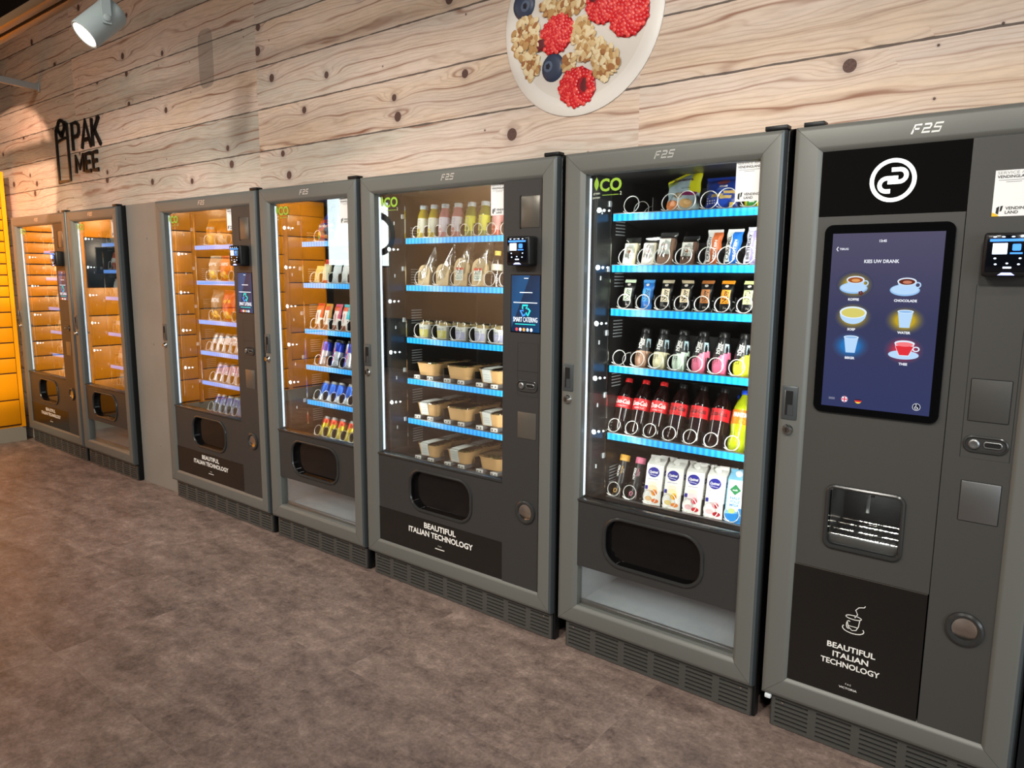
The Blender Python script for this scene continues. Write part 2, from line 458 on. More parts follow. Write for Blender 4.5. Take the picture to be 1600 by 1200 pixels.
def service_sheet(mb, x0, x1, z0, z1, y, corner=True):
    INK = mat('ink_black', (22, 22, 22), .6); GRY = mat('ink_grey', (150, 150, 150), .6); YEL = mat('ink_amber', (240, 190, 40), .6)
    w, h = x1 - x0, z1 - z0; cx = (x0 + x1) / 2
    mb.box(x0, x1, y, y + .0008, z0, z1, mat('paper_white', (240, 240, 238), .55))
    f = P(y - .0006)
    mb.text('SERVICE APP', cx, z1 - h * .055, h * .06, GRY, f, w=w * .88, bold=.0)
    mb.text('VENDINGLAND', cx, z1 - h * .14, h * .06, INK, f, w=w * .88, bold=.02)
    for k in range(2): mb.stroke([(x0 + w * (.1 + .2 * k), z1 - h * (.215 + .04 * k)), (x1 - w * (.1 + .2 * k), z1 - h * (.215 + .04 * k))], h * .012, GRY, f)
    # the square code is left out; company name and mark at the foot
    mb.text('VENDING', x0 + w * .63, z0 + h * .175, h * .062, INK, f, w=w * .58, bold=.02)
    mb.text('LAND', x0 + w * .34, z0 + h * .085, h * .062, INK, f, w=w * .34, bold=.02, align='l')
    mb.poly([(x0 + w * .10, z0 + h * .07), (x0 + w * .17, z0 + h * .04), (x0 + w * .185, z0 + h * .22), (x0 + w * .11, z0 + h * .19)], INK, f)
    mb.poly([(x0 + w * .20, z0 + h * .10), (x0 + w * .25, z0 + h * .12), (x0 + w * .28, z0 + h * .23), (x0 + w * .215, z0 + h * .22)], INK, f)
    if corner: mb.poly([(x0, z0), (x0 + w * .2, z0), (x0 + w * .12, z0 + h * .05), (x0, z0 + h * .09)], YEL, f)
GRN = mat('eco_green', (150, 190, 60), .5)
def eco_decal(x, z, y):
    mb = MB(); f = P(y); W2 = mat('eco_pale', (222, 232, 205), .5)
    leaf = [(x + .012 + .009 * math.sin(t * PI) * s, z + .045 * t - .0) for s, rng in ((1, range(0, 9)), (-1, range(8, -1, -1))) for t in [k / 8 for k in rng]]
    mb.poly(leaf[:-1], GRN, f)
    mb.text('green', x + .013, z - .008, .008, W2, f); mb.text('power', x + .013, z - .022, .008, W2, f)
    mb.text('CO', x + .068, z + .018, .04, GRN, f, bold=.03); mb.text('2', x + .108, z - .012, .012, W2, f)
    mb.stroke([(x + .036, z - .016), (x + .1, z - .016)], .002, GRN, f)
    return mb
def reader_mesh():
    """card reader, local: x -.055...055, z 0...11, sticks out of the panel towards the room"""
    mb = MB(); SCR = mat('reader_screen', (10, 12, 18), .12)
    mb.box(-.054, .054, -.052, 0, .004, .11, BLACK, .008, 3)
    mb.box(-.046, .046, -.055, -.05, .016, .104, SCR, .002)
    f = P(-.0556); BL = mat('reader_blue', (60, 130, 235), emit=1.2); WH = mat('reader_white', (215, 232, 255), emit=1.6)
    mb.poly(rr(-.040, .040, .088, .094, .001), BL, f)
    mb.poly(rr(-.033, -.002, .058, .084, .001), WH, f)
    mb.poly(rr(.008, .026, .066, .082, .003), BL, f); mb.stroke([(.004, .060), (.03, .060)], .004, BL, f)
    for x in (-.03, -.012, .008, .026): mb.poly(ell(x, .099, .004, .0015, 10), WH, f)
    for x, z in ((-.026, .048), (.026, .048), (-.024, .034), (0, .036), (.024, .034)): mb.poly(ell(x, z, .003, .002, 10), WH, f)
    mb.poly(rr(-.008, .01, .024, .028, .001), WH, f)
    mb.poly([(-.018, .008), (.018, .008), (.010, .014), (-.010, .014)], mat('reader_glow', (170, 180, 255), emit=2.5), lambda x, z: (x, -.0535, z))
    return mb
READER = reader_mesh().mesh('card_reader')
def ring_mesh():
    """coin return cup set in a flat ring, axis along y, centre at the origin"""
    mb = MB()
    mb.lathe([(.047, 0), (.046, -.007), (.040, -.010), (.033, -.008), (.030, -.003), (.024, -.001), (0.0005, -.0005)], [BEZEL, BEZEL, BEZEL, BEZEL, CHROME, CHROME], 36, (0, 0, 0), 'y', cap=False)
    return mb
RING = ring_mesh().mesh('coin_return')
def slot_mesh(w):
    mb = MB()
    mb.rrtube(-w / 2, w / 2, -.019, .019, .0189, .0035, BEZEL, -.001, 10)
    mb.poly(rr(-w / 2, w / 2, -.019, .019, .0189), CHAR, P(-.001))
    mb.lathe([(.0125, 0), (.0125, -.006), (.009, -.008), (.0005, -.007)], STEEL, 20, (-w / 2 + .022, 0, 0), 'y')
    mb.rrtube(-w / 2 + .044, w / 2 - .012, -.006, .008, .006, .002, STEEL, -.003, 6)
    mb.box(-w / 2 + .046, w / 2 - .014, -.004, -.001, -.003, .005, VOID)
    return mb
SLOT = slot_mesh(.094).mesh('coin_slot')
def handle_mesh():
    mb = MB()
    mb.box(-.023, .023, -.004, .01, -.05, .05, EDGE, .003)
    mb.box(-.012, .010, -.0046, -.003, -.036, .036, VOID)
    mb.box(-.014, -.011, -.006, -.003, -.038, .038, STEEL, .001); mb.box(-.004, .012, -.0055, -.004, -.036, -.005, mat('handle_grip', (70, 73, 75), .4, .3))
    return mb
HANDLE = handle_mesh().mesh('handle')
LOCK = MB().lathe([(.0155, .002), (.0155, -.004), (.012, -.008), (.0105, -.016), (.0095, -.018), (.0005, -.018)], CHROME, 24, axis='y').box(-.002, .002, -.0186, -.0175, -.006, .006, VOID).mesh('door_lock')
_cm = {}
def coil_mesh(R, n, pitch=.075):
    k = (round(R, 4), n, pitch)
    if k not in _cm:
        pts = [(-R * .95, 0, .010)] + [(-R * .55, 0, .004)]
        for j in range(n):
            y = j * pitch
            for i in range(19):
                a = -PI / 2 - .25 + 2 * PI * i / 18 * .97
                pts.append((R * math.cos(a), y + .004 * i / 18, R + .0025 + R * math.sin(a)))
        _cm[k] = MB().tube(pts, .0017, WIRE, 5).mesh('coil')
    return _cm[k]
FASm = MB()
def fas_logo(mb, cx, cz, w, y):
    h = w * .36; x0 = cx - w / 2; t = w * .07; f = lambda x, z: (x + (z - cz) * .25, y, z)
    mb.stroke([(x0, cz - h / 2), (x0 + w * .04, cz + h * .42), (x0 + w * .27, cz + h * .42)], t, SILVER, f)
    mb.stroke([(x0 + w * .02, cz), (x0 + w * .22, cz)], t, SILVER, f)
    mb.stroke([(x0 + w * .36, cz + h * .42), (x0 + w * .58, cz + h * .42), (x0 + w * .6, cz + h * .25), (x0 + w * .58, cz), (x0 + w * .38, cz), (x0 + w * .35, cz - h * .4), (x0 + w * .62, cz - h * .4)], t, SILVER, f)
    mb.stroke([(x0 + w, cz + h * .42), (x0 + w * .75, cz + h * .42), (x0 + w * .72, cz + h * .05), (x0 + w * .96, cz), (x0 + w * .94, cz - h * .42), (x0 + w * .68, cz - h * .42)], t, SILVER, f)
def catering_screen(mb, x0, x1, z0, z1, y):
    m = mat('pay_screen', (14, 40, 70), .08); N = NT(m)
    if not m.get('done'):
        m['done'] = 1; bs = N.n['Principled BSDF']
        tc = N.new('ShaderNodeTexCoord'); s = N.new('ShaderNodeSeparateXYZ'); N.l.new(tc.outputs['Object'], s.inputs[0])
        t = N.math('SUBTRACT', N.math('MULTIPLY', s.outputs[0], 5.), N.math('MULTIPLY', s.outputs[2], 2.2))
        n = N.math('ADD', N.math('FRACT', N.math('ADD', t, .35)), N.math('MULTIPLY', N.noise(tc.outputs['Object'], 9., 2.), .3))
        N.l.new(N.ramp(n, [(.2, rgb(8, 22, 42)), (.7, rgb(12, 62, 105)), (1., rgb(20, 95, 150))]), bs.inputs['Emission Color'])
        bs.inputs['Emission Strength'].default_value = .55
    mb.box(x0, x1, y, y + .004, z0, z1, m)
    f = P(y - .0006); W_ = mat('screen_white', (230, 240, 250), emit=.9); T = mat('screen_teal', (30, 190, 190), emit=.8); B2 = mat('screen_azure', (50, 130, 220), emit=.8)
    cx = (x0 + x1) / 2; w = x1 - x0; h = z1 - z0
    mb.stroke([(cx - w * .05, z1 - h * .05), (cx + w * .1, z1 - h * .05)], .002, W_, f)
    mb.stroke([(cx - w * .2, z1 - h * .3), (cx + w * .25, z1 - h * .3)], .0022, W_, f)
    mb.stroke([(cx - w * .42, z1 - h * .48), (cx + w * .42, z1 - h * .48)], .0025, W_, f)
    cz = z1 - h * .62; r = w * .17
    for k, m_ in ((0, T), (1, B2), (2, T)):
        a = PI / 2 + k * 2 * PI / 3
        p = [(cx + r * math.cos(a + d) * s, cz + r * math.sin(a + d) * s) for d, s in ((-.55, .35), (-.5, 1.), (.55, 1.), (1.15, .62))]
        mb.stroke(p, r * .33, m_, f)
    mb.text('SMART CATERING', cx, z1 - h * .78, h * .085, W_, f, w=w * .86)
    mb.stroke([(cx - w * .36, z1 - h * .865), (cx + w * .36, z1 - h * .865)], .003, T, f)
    for k, c in enumerate(((200, 60, 60), (230, 230, 235), (235, 150, 60), (170, 190, 210), (240, 240, 240))):
        mb.poly(ell(cx + w * (-.3 + .13 * k), z0 + h * .04, w * .045, w * .05, 14), mat('flag%d' % k, c, emit=.8), f)
def delivery(root, x0, x1, z0, z1, px0, px1, pz0, pz1, y=.012):
    hole = rr(px0, px1, pz0, pz1, .07, 9)
    mb = MB().holed(x0, x1, z0, z1, hole, CHAR, P(y))
    mb.box(x0, x1, y + .001, y + .02, z1 - .006, z1, CHAR); mb.box(x0, x1, y, y + .02, z0 - .001, z0, CHAR)
    mb.box(x0, x1, y - .006, y + .03, z1 - .004, z1 + .005, BEZEL, .002)
    d = mb.build('delivery_panel', root)
    b2 = MB().rrtube(px0 + .002, px1 - .002, pz0 + .002, pz1 - .002, .068, .007, BEZEL, y - .001, 9); b2.wall2(rr(px0 + .006, px1 - .006, pz0 + .006, pz1 - .006, .064, 9), y, .034, GLOSSB)
    b2.build('bezel', d)
    b3 = MB().poly(rr(px0 + .006, px1 - .006, pz0 + .006, pz1 - .006, .064, 9), GLOSSB, P(.032))
    b3.build('delivery_flap', d)
    return d
LIGHTS = []
def inside_light(x, z0, z1, y, energy, xdir, col=(1, .98, .94)):
    l = bpy.data.lights.new('cabinet_lamp', 'AREA'); l.shape = 'RECTANGLE'; l.size = .03; l.size_y = z1 - z0; l.energy = energy; l.color = col
    o = bpy.data.objects.new('cabinet_lamp', l); COL.objects.link(o); o.location = (x, y, (z0 + z1) / 2)
    d = Vector((xdir, .9, 0)).normalized(); zax = -d; yax = Vector((0, 0, 1)); xax = yax.cross(zax)
    o.matrix_world = Matrix.Translation(o.location) @ Matrix((xax, yax, zax)).transposed().to_4x4()
    return o
def machine(k, label, wide, shelves, strip, lean, coils, eco=True, lit=6.):
    """shelves: z of each light strip; coils: list per shelf of (lx, radius) or None for a conveyor"""
    xl = XL[k]; W = XR[k] - XL[k]
    root = thing('vending_machine', label, 'vending machine', (xl, 0, 0), 'grey-framed vending machines along the plank wall')
    ix0, ix1, iz0, iz1 = .082, W - .072, .187, 1.755
    gx1 = W - .25 if wide else ix1
    gz0 = .597
    # body
    cb = MB()
    cb.box(.012, .035, .052, .80, .104, 1.825, CAB); cb.box(W - .02, W, .052, .80, .104, 1.825, CAB); cb.box(.012, W, .78, .80, .104, 1.825, CAB)
    cb.box(.012, W, .052, .80, 1.79, 1.825, CAB); cb.box(.012, W, .052, .80, .104, .125, CAB)
    cb.box(W - .02, W + .004, .030, .06, 0, 1.835, CAB, .003)
    cb.box(W - .06, W + .004, .004, .04, 1.829, 1.842, CAB, .002)      # hinge plate above the door
    cb.box(.05, W - .03, .08, .75, 0, .104, VOID)
    cab = cb.build('cabinet', root)
    lb = MB(); rx = gx1 + .012
    lb.box(.055, .075, .09, .72, gz0 - .02, 1.78, LINER); lb.box(rx, rx + .012, .06, .72, gz0 - .02, 1.78, LINER)
    lb.box(.055, rx, .70, .72, gz0 - .02, 1.78, LINER); lb.box(.055, rx, .09, .72, 1.765, 1.79, LINER)
    for i in range(6):
        zc = 1.62 - i * .19
        for q in range(6): lb.box(.075, .0765, .235 + 0 * q, .30, zc - q * .012, zc - q * .012 + .004, LINERG)
    lb.build('liner', cab)
    eb = MB().box(.0755, .0785, .195, .202, gz0, 1.765, CHROME)
    eb.box(.0755, .077, .10, .195, gz0, 1.765, mat('liner_side', (44, 46, 48), .25, .4))
    for i in range(5):
        zz = 1.66 - .235 * i
        eb.box(.077, .083, .175, .19, zz, zz + .02, LINERG, .001); eb.box(.077, .08, .13, .134, zz - .03, zz - .015, LINERG)
    eb.build('inner_rail', cab)
    frame_ring(W, ix0, ix1, iz0, iz1).build('door_frame', root)
    # panes
    MB().box(ix0 - .004, gx1 + .004, .030, .034, gz0, iz1 + .004, GLASS).build('glass_pane', root, smooth=0)
    ld = MB().box(ix0 - .001, ix0 + .0022, .040, .050, gz0 + .01, iz1 - .01, LED)
    for i in range(4 if wide else 5):
        zz = (1.52 if wide else 1.64) - (.232 if wide else .2) * i
        for q, (dx, s) in enumerate(((0, 1.), (.010, .5), (.019, .35))):
            ld.lathe([(.0085 * s, 0), (.006 * s, -.003), (.0005, -.004)], GLINT, 10, (ix0 + .012 + dx, .085 + .018 * q, zz), 'y')  # LED reflections in the glass, imitated by small glowing pucks
    ld.build('led_strip', root)
    if wide:
        delivery(root, ix0 - .002, gx1 + .002, .345, gz0, .285, .652, .378, .562)
        sb = MB().box(ix0 - .002, gx1 + .002, .011, .03, .185, .344, STICKB)
        f = P(.0104); cx = .468
        sb.text('BEAUTIFUL', cx, .317, .024, WHITE, f, w=.19, bold=.028); sb.text('ITALIAN TECHNOLOGY', cx, .281, .024, WHITE, f, w=.385, bold=.028)
        sb.text('FAS', cx, .240, .006, WHITE, f, space=1.8); sb.stroke([(cx - .028, .226), (cx + .028, .226)], .004, WHITE, f)
        sb.build('slogan_panel', root)
        pay = MB().box(gx1 + .002, ix1 + .002, .008, .05, .185, iz1, CHAR)
        pay.stroke([(.893, 1.158), (.99, 1.158), (.99, .955), (.893, .955)], .0012, VOID, P(.0074), True)
        pay.stroke([(.893, 1.05), (.99, 1.05)], .0012, VOID, P(.0074))
        py = pay.build('payment_panel', root)
        MB().box(.903, .990, .0055, .012, 1.584, 1.697, GREYPL, .001).box(.899, .904, .004, .012, 1.58, 1.70, BLACK).build('note_window', py)
        r = link('card_reader', READER, py, (.928, .008, 1.442))
        s = MB(); s.box(.858, .998, .006, .0085, 1.196, 1.414, GLOSSB); catering_screen(s, .863, .996, 1.20, 1.41, .0045); s.build('screen', py)
        link('coin_slot', SLOT, py, (.940, .0075, .994))
        MB().box(.896, .984, .0055, .012, .79, .892, GREYPL, .001).build('cover_plate', py)
        link('coin_return', RING, py, (.938, .0075, .498))
    else:
        delivery(root, ix0 - .002, ix1 + .002, .345, gz0, .193, .572, .38, .562)
        MB().box(ix0 - .004, ix1 + .004, .030, .034, iz0 - .004, .345, GLASS).build('lower_pane', root, smooth=0)
        lo = MB().box(.06, ix1 + .02, .06, .5, .17, .185, LINERG); lo.box(.055, .07, .06, .5, .17, .36, LINERG); lo.box(.055, ix1 + .02, .49, .5, .17, .36, LINERG)
        lo.box(ix1 + .012, ix1 + .02, .06, .5, .17, .36, LINERG); lo.box(.06, ix1 + .02, .22, .5, .36, .375, LINERG)
        lo.box(.07, ix1 + .01, .035, .055, .178, .2, STEEL, .003)
        lo.build('lower_bay', root)
        l = bpy.data.lights.new('bay_lamp', 'AREA'); l.shape = 'RECTANGLE'; l.size = .5; l.size_y = .04; l.energy = lit * .035; l.color = (.9, .96, 1)  # added fill to brighten the lower bay, no fitting modelled
        o = bpy.data.objects.new('bay_lamp', l); COL.objects.link(o); o.location = (xl + W / 2, .10, .355)
    kick_mesh(.03, W - .008).build('kick_plate', root)
    hd = link('handle', HANDLE, root, (.033, 0, 1.047)); link('door_lock', LOCK, root, (.034, 0, .968))
    lg = MB(); fas_logo(lg, W / 2 + .005, 1.794, .066, -.0008); lg.build('logo', root)
    st = MB(); service_sheet(st, gx1 - .078, gx1 + .003, 1.637, 1.754, .0285, False); st.build('service_sticker', root)
    if eco:
        eco_decal(ix0 + .022, 1.70, .0292).build('energy_decal', root)
    # shelves
    for i, z in enumerate(shelves):
        sh = MB(); x0, x1 = .088, rx - .002; t = math.tan(lean[i])
        last = i == len(shelves) - 1
        y0, y1 = .205, .66
        sh.add([(x0, y0, z + .0125), (x1, y0, z + .0125), (x1, y1, z + .0125 - t * (y1 - y0)), (x0, y1, z + .0125 - t * (y1 - y0)),
                (x0, y0, z + .004), (x1, y0, z + .004), (x1, y1, z + .004 - t * (y1 - y0)), (x0, y1, z + .004 - t * (y1 - y0))],
               [(0, 1, 2, 3), (4, 7, 6, 5), (0, 4, 5, 1), (1, 5, 6, 2), (2, 6, 7, 3), (3, 7, 4, 0)], DECK)
        sh.box(x0, x1, .196, .206, z - .0135, z + .0145, DECK)
        sh.box(x0, x1, .192, .206, z + .0125, z + .0150, STEEL)
        cl = coils[i]
        xsD = sorted(set(round((a[0] + b_[0]) / 2, 4) for a, b_ in zip(cl[:-1], cl[1:]) if b_[0] - a[0] > .064))
        for x in xsD:
            a = math.cos(lean[i])
            sh.add([(x + dx, y, z + .0125 - t * (y - .205) + dz) for dx in (-.001, .001) for (y, dz) in ((.235, 0), (.235, .06), (.6, .06), (.6, 0))],
                   [(0, 1, 2, 3), (4, 7, 6, 5), (0, 4, 5, 1), (1, 5, 6, 2), (2, 6, 7, 3)], DIVID)
        so = sh.build('shelf', root)
        if not last or wide is None:
            MB().box(x0, x1, .1915, .1958, z - .0125, z + .0122, strip, .001).build('light_strip', so)
        for c in cl:
            if len(c) == 3:      # conveyor lane
                cv = MB(); zz = z + .0150
                for q in (-1, 1):
                    cv.box(c[0] + q * .042 - .02, c[0] + q * .042 + .018, .205, .6, zz, zz + .016, mat('belt_grey', (92, 92, 94), .5), .002)
                    cv.box(c[0] + q * .042 - .02, c[0] + q * .042 + .018, .200, .206, zz, zz + .018, mat('belt_front', (205, 205, 203), .35), .002)
                    for e in (-.010, .008): cv.lathe([(.0035, 0), (.0035, -.001)], VOID, 8, (c[0] + q * .042 + e, .2, zz + .009), 'y')
                cv.build('conveyor', so)
            else:
                o = link('coil', coil_mesh(c[1], 4), so, (c[0], .209, z + .0128)); o.rotation_euler = (-lean[i], 0, 0)
    inside_light(xl + gx1 - .012, gz0 + .05, 1.74, .055, lit, -.55)
    inside_light(xl + ix0 + .012, gz0 + .05, 1.74, .062, lit * .5, .55)
    return root
DG = math.radians
SHW = [1.56, 1.347, 1.105, .912, .722, .525]
SH5 = [1.621, 1.437, 1.277, 1.065, .806, .553]
def cols(xs, r): return [(x, r) for x in xs]
LEAN = {0: [DG(5)] * 6, 1: [DG(5)] * 6, 2: [DG(5), DG(5), DG(5), DG(20), DG(20), DG(20)], 3: [DG(8), DG(14), DG(14), DG(16), DG(22), DG(22)],
        4: [DG(6), DG(5), DG(3), 0, 0, 0], 5: [DG(10), DG(16), DG(14), DG(12), DG(20), DG(13)]}
X0 = [[.17, .27, .40]] * 6
X1 = [[.15, .24, .34]] * 6
X2 = [[.19, .315, .44], [.19, .32, .45], [.2, .33, .46], [.135, .205, .275, .345, .42], [.16, .235, .31, .385, .46], [.12, .19, .26, .33, .40]]
X3 = [[.19, .31, .43], [.14, .205, .29, .365, .44], [.13, .2, .28, .35, .43], [.155, .262, .365], [.135, .205, .272, .345, .42], [.13, .2, .275, .35, .42]]
X4 = [[.135, .204, .272, .350, .430, .508, .584, .66], [.154, .271, .38, .49, .575, .66], [.146, .262, .376, .492, .6, .7]]
X5 = [[.148, .30, .362, .445, .507, .585, .65], [.13, .209, .275, .358, .445, .513, .58], [.128, .206, .282, .358, .434, .508, .586], [.115, .192, .266, .343, .419, .495, .571],
      [.10, .175, .251, .330, .411, .490, .567], [.107, .177, .262, .342, .423, .504, .580]]
LEFTMOST = 'far left'
machine(0, 'wide vending machine with glass front, at the row end beside the yellow lockers', True, SHW, STRIPB, LEAN[0], [cols(x, .03) for x in X0], lit=.35)
machine(1, 'narrow vending machine with glass front, left of the plain grey filler panel', False, [1.60, 1.41, 1.217, .955, .713, .56], STRIPB, LEAN[1], [cols(x, .03) for x in X1], lit=.35)
machine(2, 'wide vending machine of crisps with payment column, right of the grey filler panel', True, SHW, STRIPB, LEAN[2], [cols(x, .03) for x in X2], lit=4.)
machine(3, 'narrow vending machine with rows of leaning drink cans', False, SHW, STRIP, LEAN[3], [cols(x, .028) for x in X3], lit=5.)
machine(4, 'wide vending machine of sandwiches and salad bowls with payment column', True, SHW, STRIP, LEAN[4],
        [cols(X4[0], .026), cols(X4[1], .032), cols(X4[2], .032)] + [[(.185, 0, 'belt'), (.378, 0, 'belt'), (.572, 0, 'belt')]] * 3, lit=6.)
machine(5, 'narrow vending machine with cola bottles, directly left of the coffee machine', False, SH5, STRIP, LEAN[5],
        [[(.148, .031), (.30, .031), (.362, .034), (.445, .031), (.507, .034), (.585, .031)]] + [cols(X5[1], .031), cols(X5[2], .027), cols(X5[3], .028), cols(X5[4], .026), cols(X5[5], .027)], lit=8.)
# ------------------------------------------------------------------ coffee machine
def coffee():
    k = 6; xl = XL[k]; W = XR[k] - xl
    root = thing('coffee_machine', 'grey coffee vending machine with large touchscreen and cup bay', 'coffee machine', (xl, 0, 0), 'grey-framed vending machines along the plank wall')
    ix0, ix1, iz0, iz1 = .079, .586, .184, 1.755
    cb = MB(); cb.box(.012, .035, .052, .80, .104, 1.825, CAB); cb.box(W - .02, W, .052, .80, .104, 1.825, CAB); cb.box(.012, W, .78, .80, .104, 1.825, CAB); cb.box(.012, W, .052, .80, 1.79, 1.825, CAB); cb.box(.012, W, .052, .80, .104, .125, CAB); cb.box(W - .02, W + .004, .030, .06, 0, 1.835, CAB, .003); cb.box(.02, .075, .012, .05, 1.829, 1.842, CAB, .002)
    cb.box(.05, W - .03, .08, .75, 0, .104, VOID); cb.build('cabinet', root)
    mb = frame_ring(W, ix0, ix1, iz0, iz1); mb.box(.012, .032, .004, .02, .096, .1115, mat('latch_white', (225, 232, 235), .3), .004); mb.build('door_frame', root)
    # upper logo panel
    b = MB().box(ix0 - .002, .4365, .012, .03, 1.5805, iz1 + .002, GLOSSB); f = P(.0112)
    WL = mat('logo_white', (236, 246, 244), .4, emit=.75); cx, cz, r = .2605, 1.668, .0565
    b.ring2(ell(cx, cz, r, r, 56), ell(cx, cz, r * .81, r * .81, 56), WL, f)
    def arc(x, z, q, a0, a1): return [(x + q * math.cos(math.radians(a0 + (a1 - a0) * i / 10)), z + q * math.sin(math.radians(a0 + (a1 - a0) * i / 10))) for i in range(11)]
    t = r * .2
    b.stroke([(cx - r * .08, cz + r * .48), (cx + r * .28, cz + r * .48)] + arc(cx + r * .28, cz + r * .2, r * .28, 90, -90) + [(cx + r * .2, cz - r * .08)] + [(cx - r * .22, cz - r * .08)], t, WL, f)
    b.stroke([(cx + r * .22, cz + r * .1), (cx - r * .26, cz + r * .1)] + arc(cx - r * .26, cz - r * .2, r * .3, 90, 270) + [(cx - r * .08, cz - r * .5)], t, WL, f)
    b.build('logo_panel', root)
    # main panel with the cup bay hole
    hole = rr(.155, .357, .633, .817, .022, 7)
    b = MB().holed(ix0 - .002, .4345, .5595, 1.5795, hole, CHAR6, P(.012)); b.box(ix0 - .002, .4345, .0125, .03, 1.57, 1.5795, CHAR6); b.box(ix0 - .002, .4345, .0125, .03, .5595, .5635, CHAR6); mp = b.build('front_panel', root)
    MB().rrtube(.157, .355, .635, .815, .020, .0065, BEZEL, .009, 7).build('bezel', mp)
    bay = MB(); bay.wall2(hole, .012, .05, GLOSSB)
    BI = mat('bay_inside', (52, 54, 54), .25, .2)
    bay.box(.150, .153, .05, .22, .63, .82, BI); bay.box(.359, .362, .05, .22, .63, .82, BI); bay.box(.15, .362, .218, .222, .63, .82, BI); bay.box(.15, .362, .05, .222, .815, .82, BI); bay.box(.15, .362, .02, .222, .628, .638, BI)
    bay.box(.160, .162, .03, .04, .66, .80, CHROME)
    bay.build('cup_bay', mp)
    g = MB()
    for i in range(15): g.tube([(.163 + i * .0135, .03, .668), (.163 + i * .0135, .205, .668)], .0016, CHROME, 5)
    for y in (.035, .09, .15, .20): g.tube([(.158, y, .6665), (.354, y, .6665)], .0018, CHROME, 5)
    g.tube([(.255 + .05 * math.cos(a * PI / 16), .12 + .05 * math.sin(a * PI / 16), .670) for a in range(33)], .0016, CHROME, 5)
    g.box(.157, .355, .022, .028, .64, .668, STEEL, .002); g.build('drip_grate', mp)
    nz = MB()
    nz.tube([(.245, .11, .818), (.245, .11, .725)], .0045, mat('nozzle_white', (225, 230, 232), .25), 10); nz.tube([(.256, .11, .818), (.256, .11, .775)], .005, STEEL, 10); nz.box(.20, .31, .08, .14, .80, .816, BLACK, .004)
    nz.build('nozzle', mp)
    MB().poly(rr(.158, .354, .636, .814, .018, 6), GLASS1, P(.018)).build('bay_door', mp)
    l = bpy.data.lights.new('bay_lamp', 'AREA'); l.size = .06; l.energy = .35; o = bpy.data.objects.new('bay_lamp', l); COL.objects.link(o); o.location = (xl + .255, .165, .812)  # added fill light to brighten the inside of the cup bay
    # touchscreen
    s = MB(); o = rr(.100, .418, 1.031, 1.556, .022, 8)
    s.poly(o, mat('screen_bezel', (9, 9, 10), .08), P(.003)); s.wall2(o, .003, .014, BLACK); ts = s.build('touchscreen', root)
    x0, x1, z0, z1 = .1225, .3965, 1.050, 1.532
    m = mat('drink_screen', (10, 10, 16), .1, emit=1., ecol=(62, 64, 100)); N = NT(m); tc = N.new('ShaderNodeTexCoord')
    s2 = N.new('ShaderNodeSeparateXYZ'); N.l.new(tc.outputs['Object'], s2.inputs[0])
    N.l.new(N.ramp(N.math('ADD', s2.outputs[2], -1.05), [(0., rgb(50, 56, 96)), (.25, rgb(58, 60, 92)), (.5, rgb(84, 80, 104))]), N.n['Principled BSDF'].inputs['Emission Color'])
    d = MB(); d.poly([(x0, z0), (x1, z0), (x1, z1), (x0, z1)], m, P(.0024))
    w, h = x1 - x0, z1 - z0; f = P(.0018); f1 = P(.0021); f3 = P(.0015); f4 = P(.0012)
    U = lambda u: x0 + w * u
    V = lambda v: z1 - h * v
    def E(n, c, s_=1.): return mat('lit_' + n, tuple(int(q * .35) for q in c), .1, emit=s_, ecol=c)
    WH = E('white', (238, 242, 250)); PALE = E('pale', (176, 208, 240)); PALE2 = E('pale2', (140, 182, 226)); CUPW = E('cupwhite', (215, 230, 246))
    d.text('13:45', U(.47), V(.045), .0062, WH, f, bold=.03); d.text('TERUG', U(.115), V(.087), .0052, WH, f, bold=.02)
    d.stroke([(U(.045) + .004, V(.075)), (U(.045), V(.087)), (U(.045) + .004, V(.099))], .0022, WH, f)
    d.text('KIES UW DRANK', U(.47), V(.157), .0088, WH, f, w=w * .315, bold=.02)
    def halo(u, v, c, k):
        n = 'halo_' + k; mm = mat(n, (10, 10, 14), .1, emit=1., ecol=c)
        if not mm.get('done'):
            mm['done'] = 1
        for i in range(9):      # the drawn glow behind an icon on the display
            q = (i + 1) / 9; col = tuple(int(c[j] * q ** 1.5 * .9 + (58, 62, 96)[j] * (1 - q ** 1.5)) for j in range(3))
            R = .045 * (1.15 - q * .62)
            d.poly(ell(U(u), V(v), R, R * .78, 32), mat('%s_%d' % (n, i), (10, 10, 14), .1, emit=1., ecol=col), P(.00235 - .00003 * i))
    YE, RE, BLU = (214, 180, 44), (214, 60, 84), (44, 128, 208)
    halo(.24, .29, YE, 'yellow'); halo(.245, .47, YE, 'yellow'); halo(.72, .48, YE, 'yellow'); halo(.24, .64, BLU, 'blue'); halo(.73, .645, RE, 'red')
    def mug(u, v, col, saucer=True, spot=None):
        cx, cz = U(u), V(v)
        if saucer: d.poly(ell(cx - .004, cz - .012, .036, .0155), PALE2, f1); d.poly(ell(cx - .004, cz - .0105, .033, .013), PALE, f)
        d.poly([(cx - .018 + .003, cz - .014), (cx + .018 - .003, cz - .014), (cx + .0225, cz + .010), (cx - .0225, cz + .010)], PALE, f3)
        d.poly(ell(cx, cz - .012, .0155, .007), PALE, f3)
        d.ring2(ell(cx + .026, cz + .002, .008, .008, 20), ell(cx + .026, cz + .002, .0048, .0048, 20), PALE, f3)
        d.poly(ell(cx, cz + .011, .023, .010), CUPW, f4); d.poly(ell(cx, cz + .010, .0195, .0078), col, P(.001))
        if spot: d.poly(ell(cx + .001, cz + .009, .011, .0042), spot, P(.0008))
    mug(.245, .283, E('coffee', (150, 78, 38)), spot=E('crema', (214, 152, 90)))
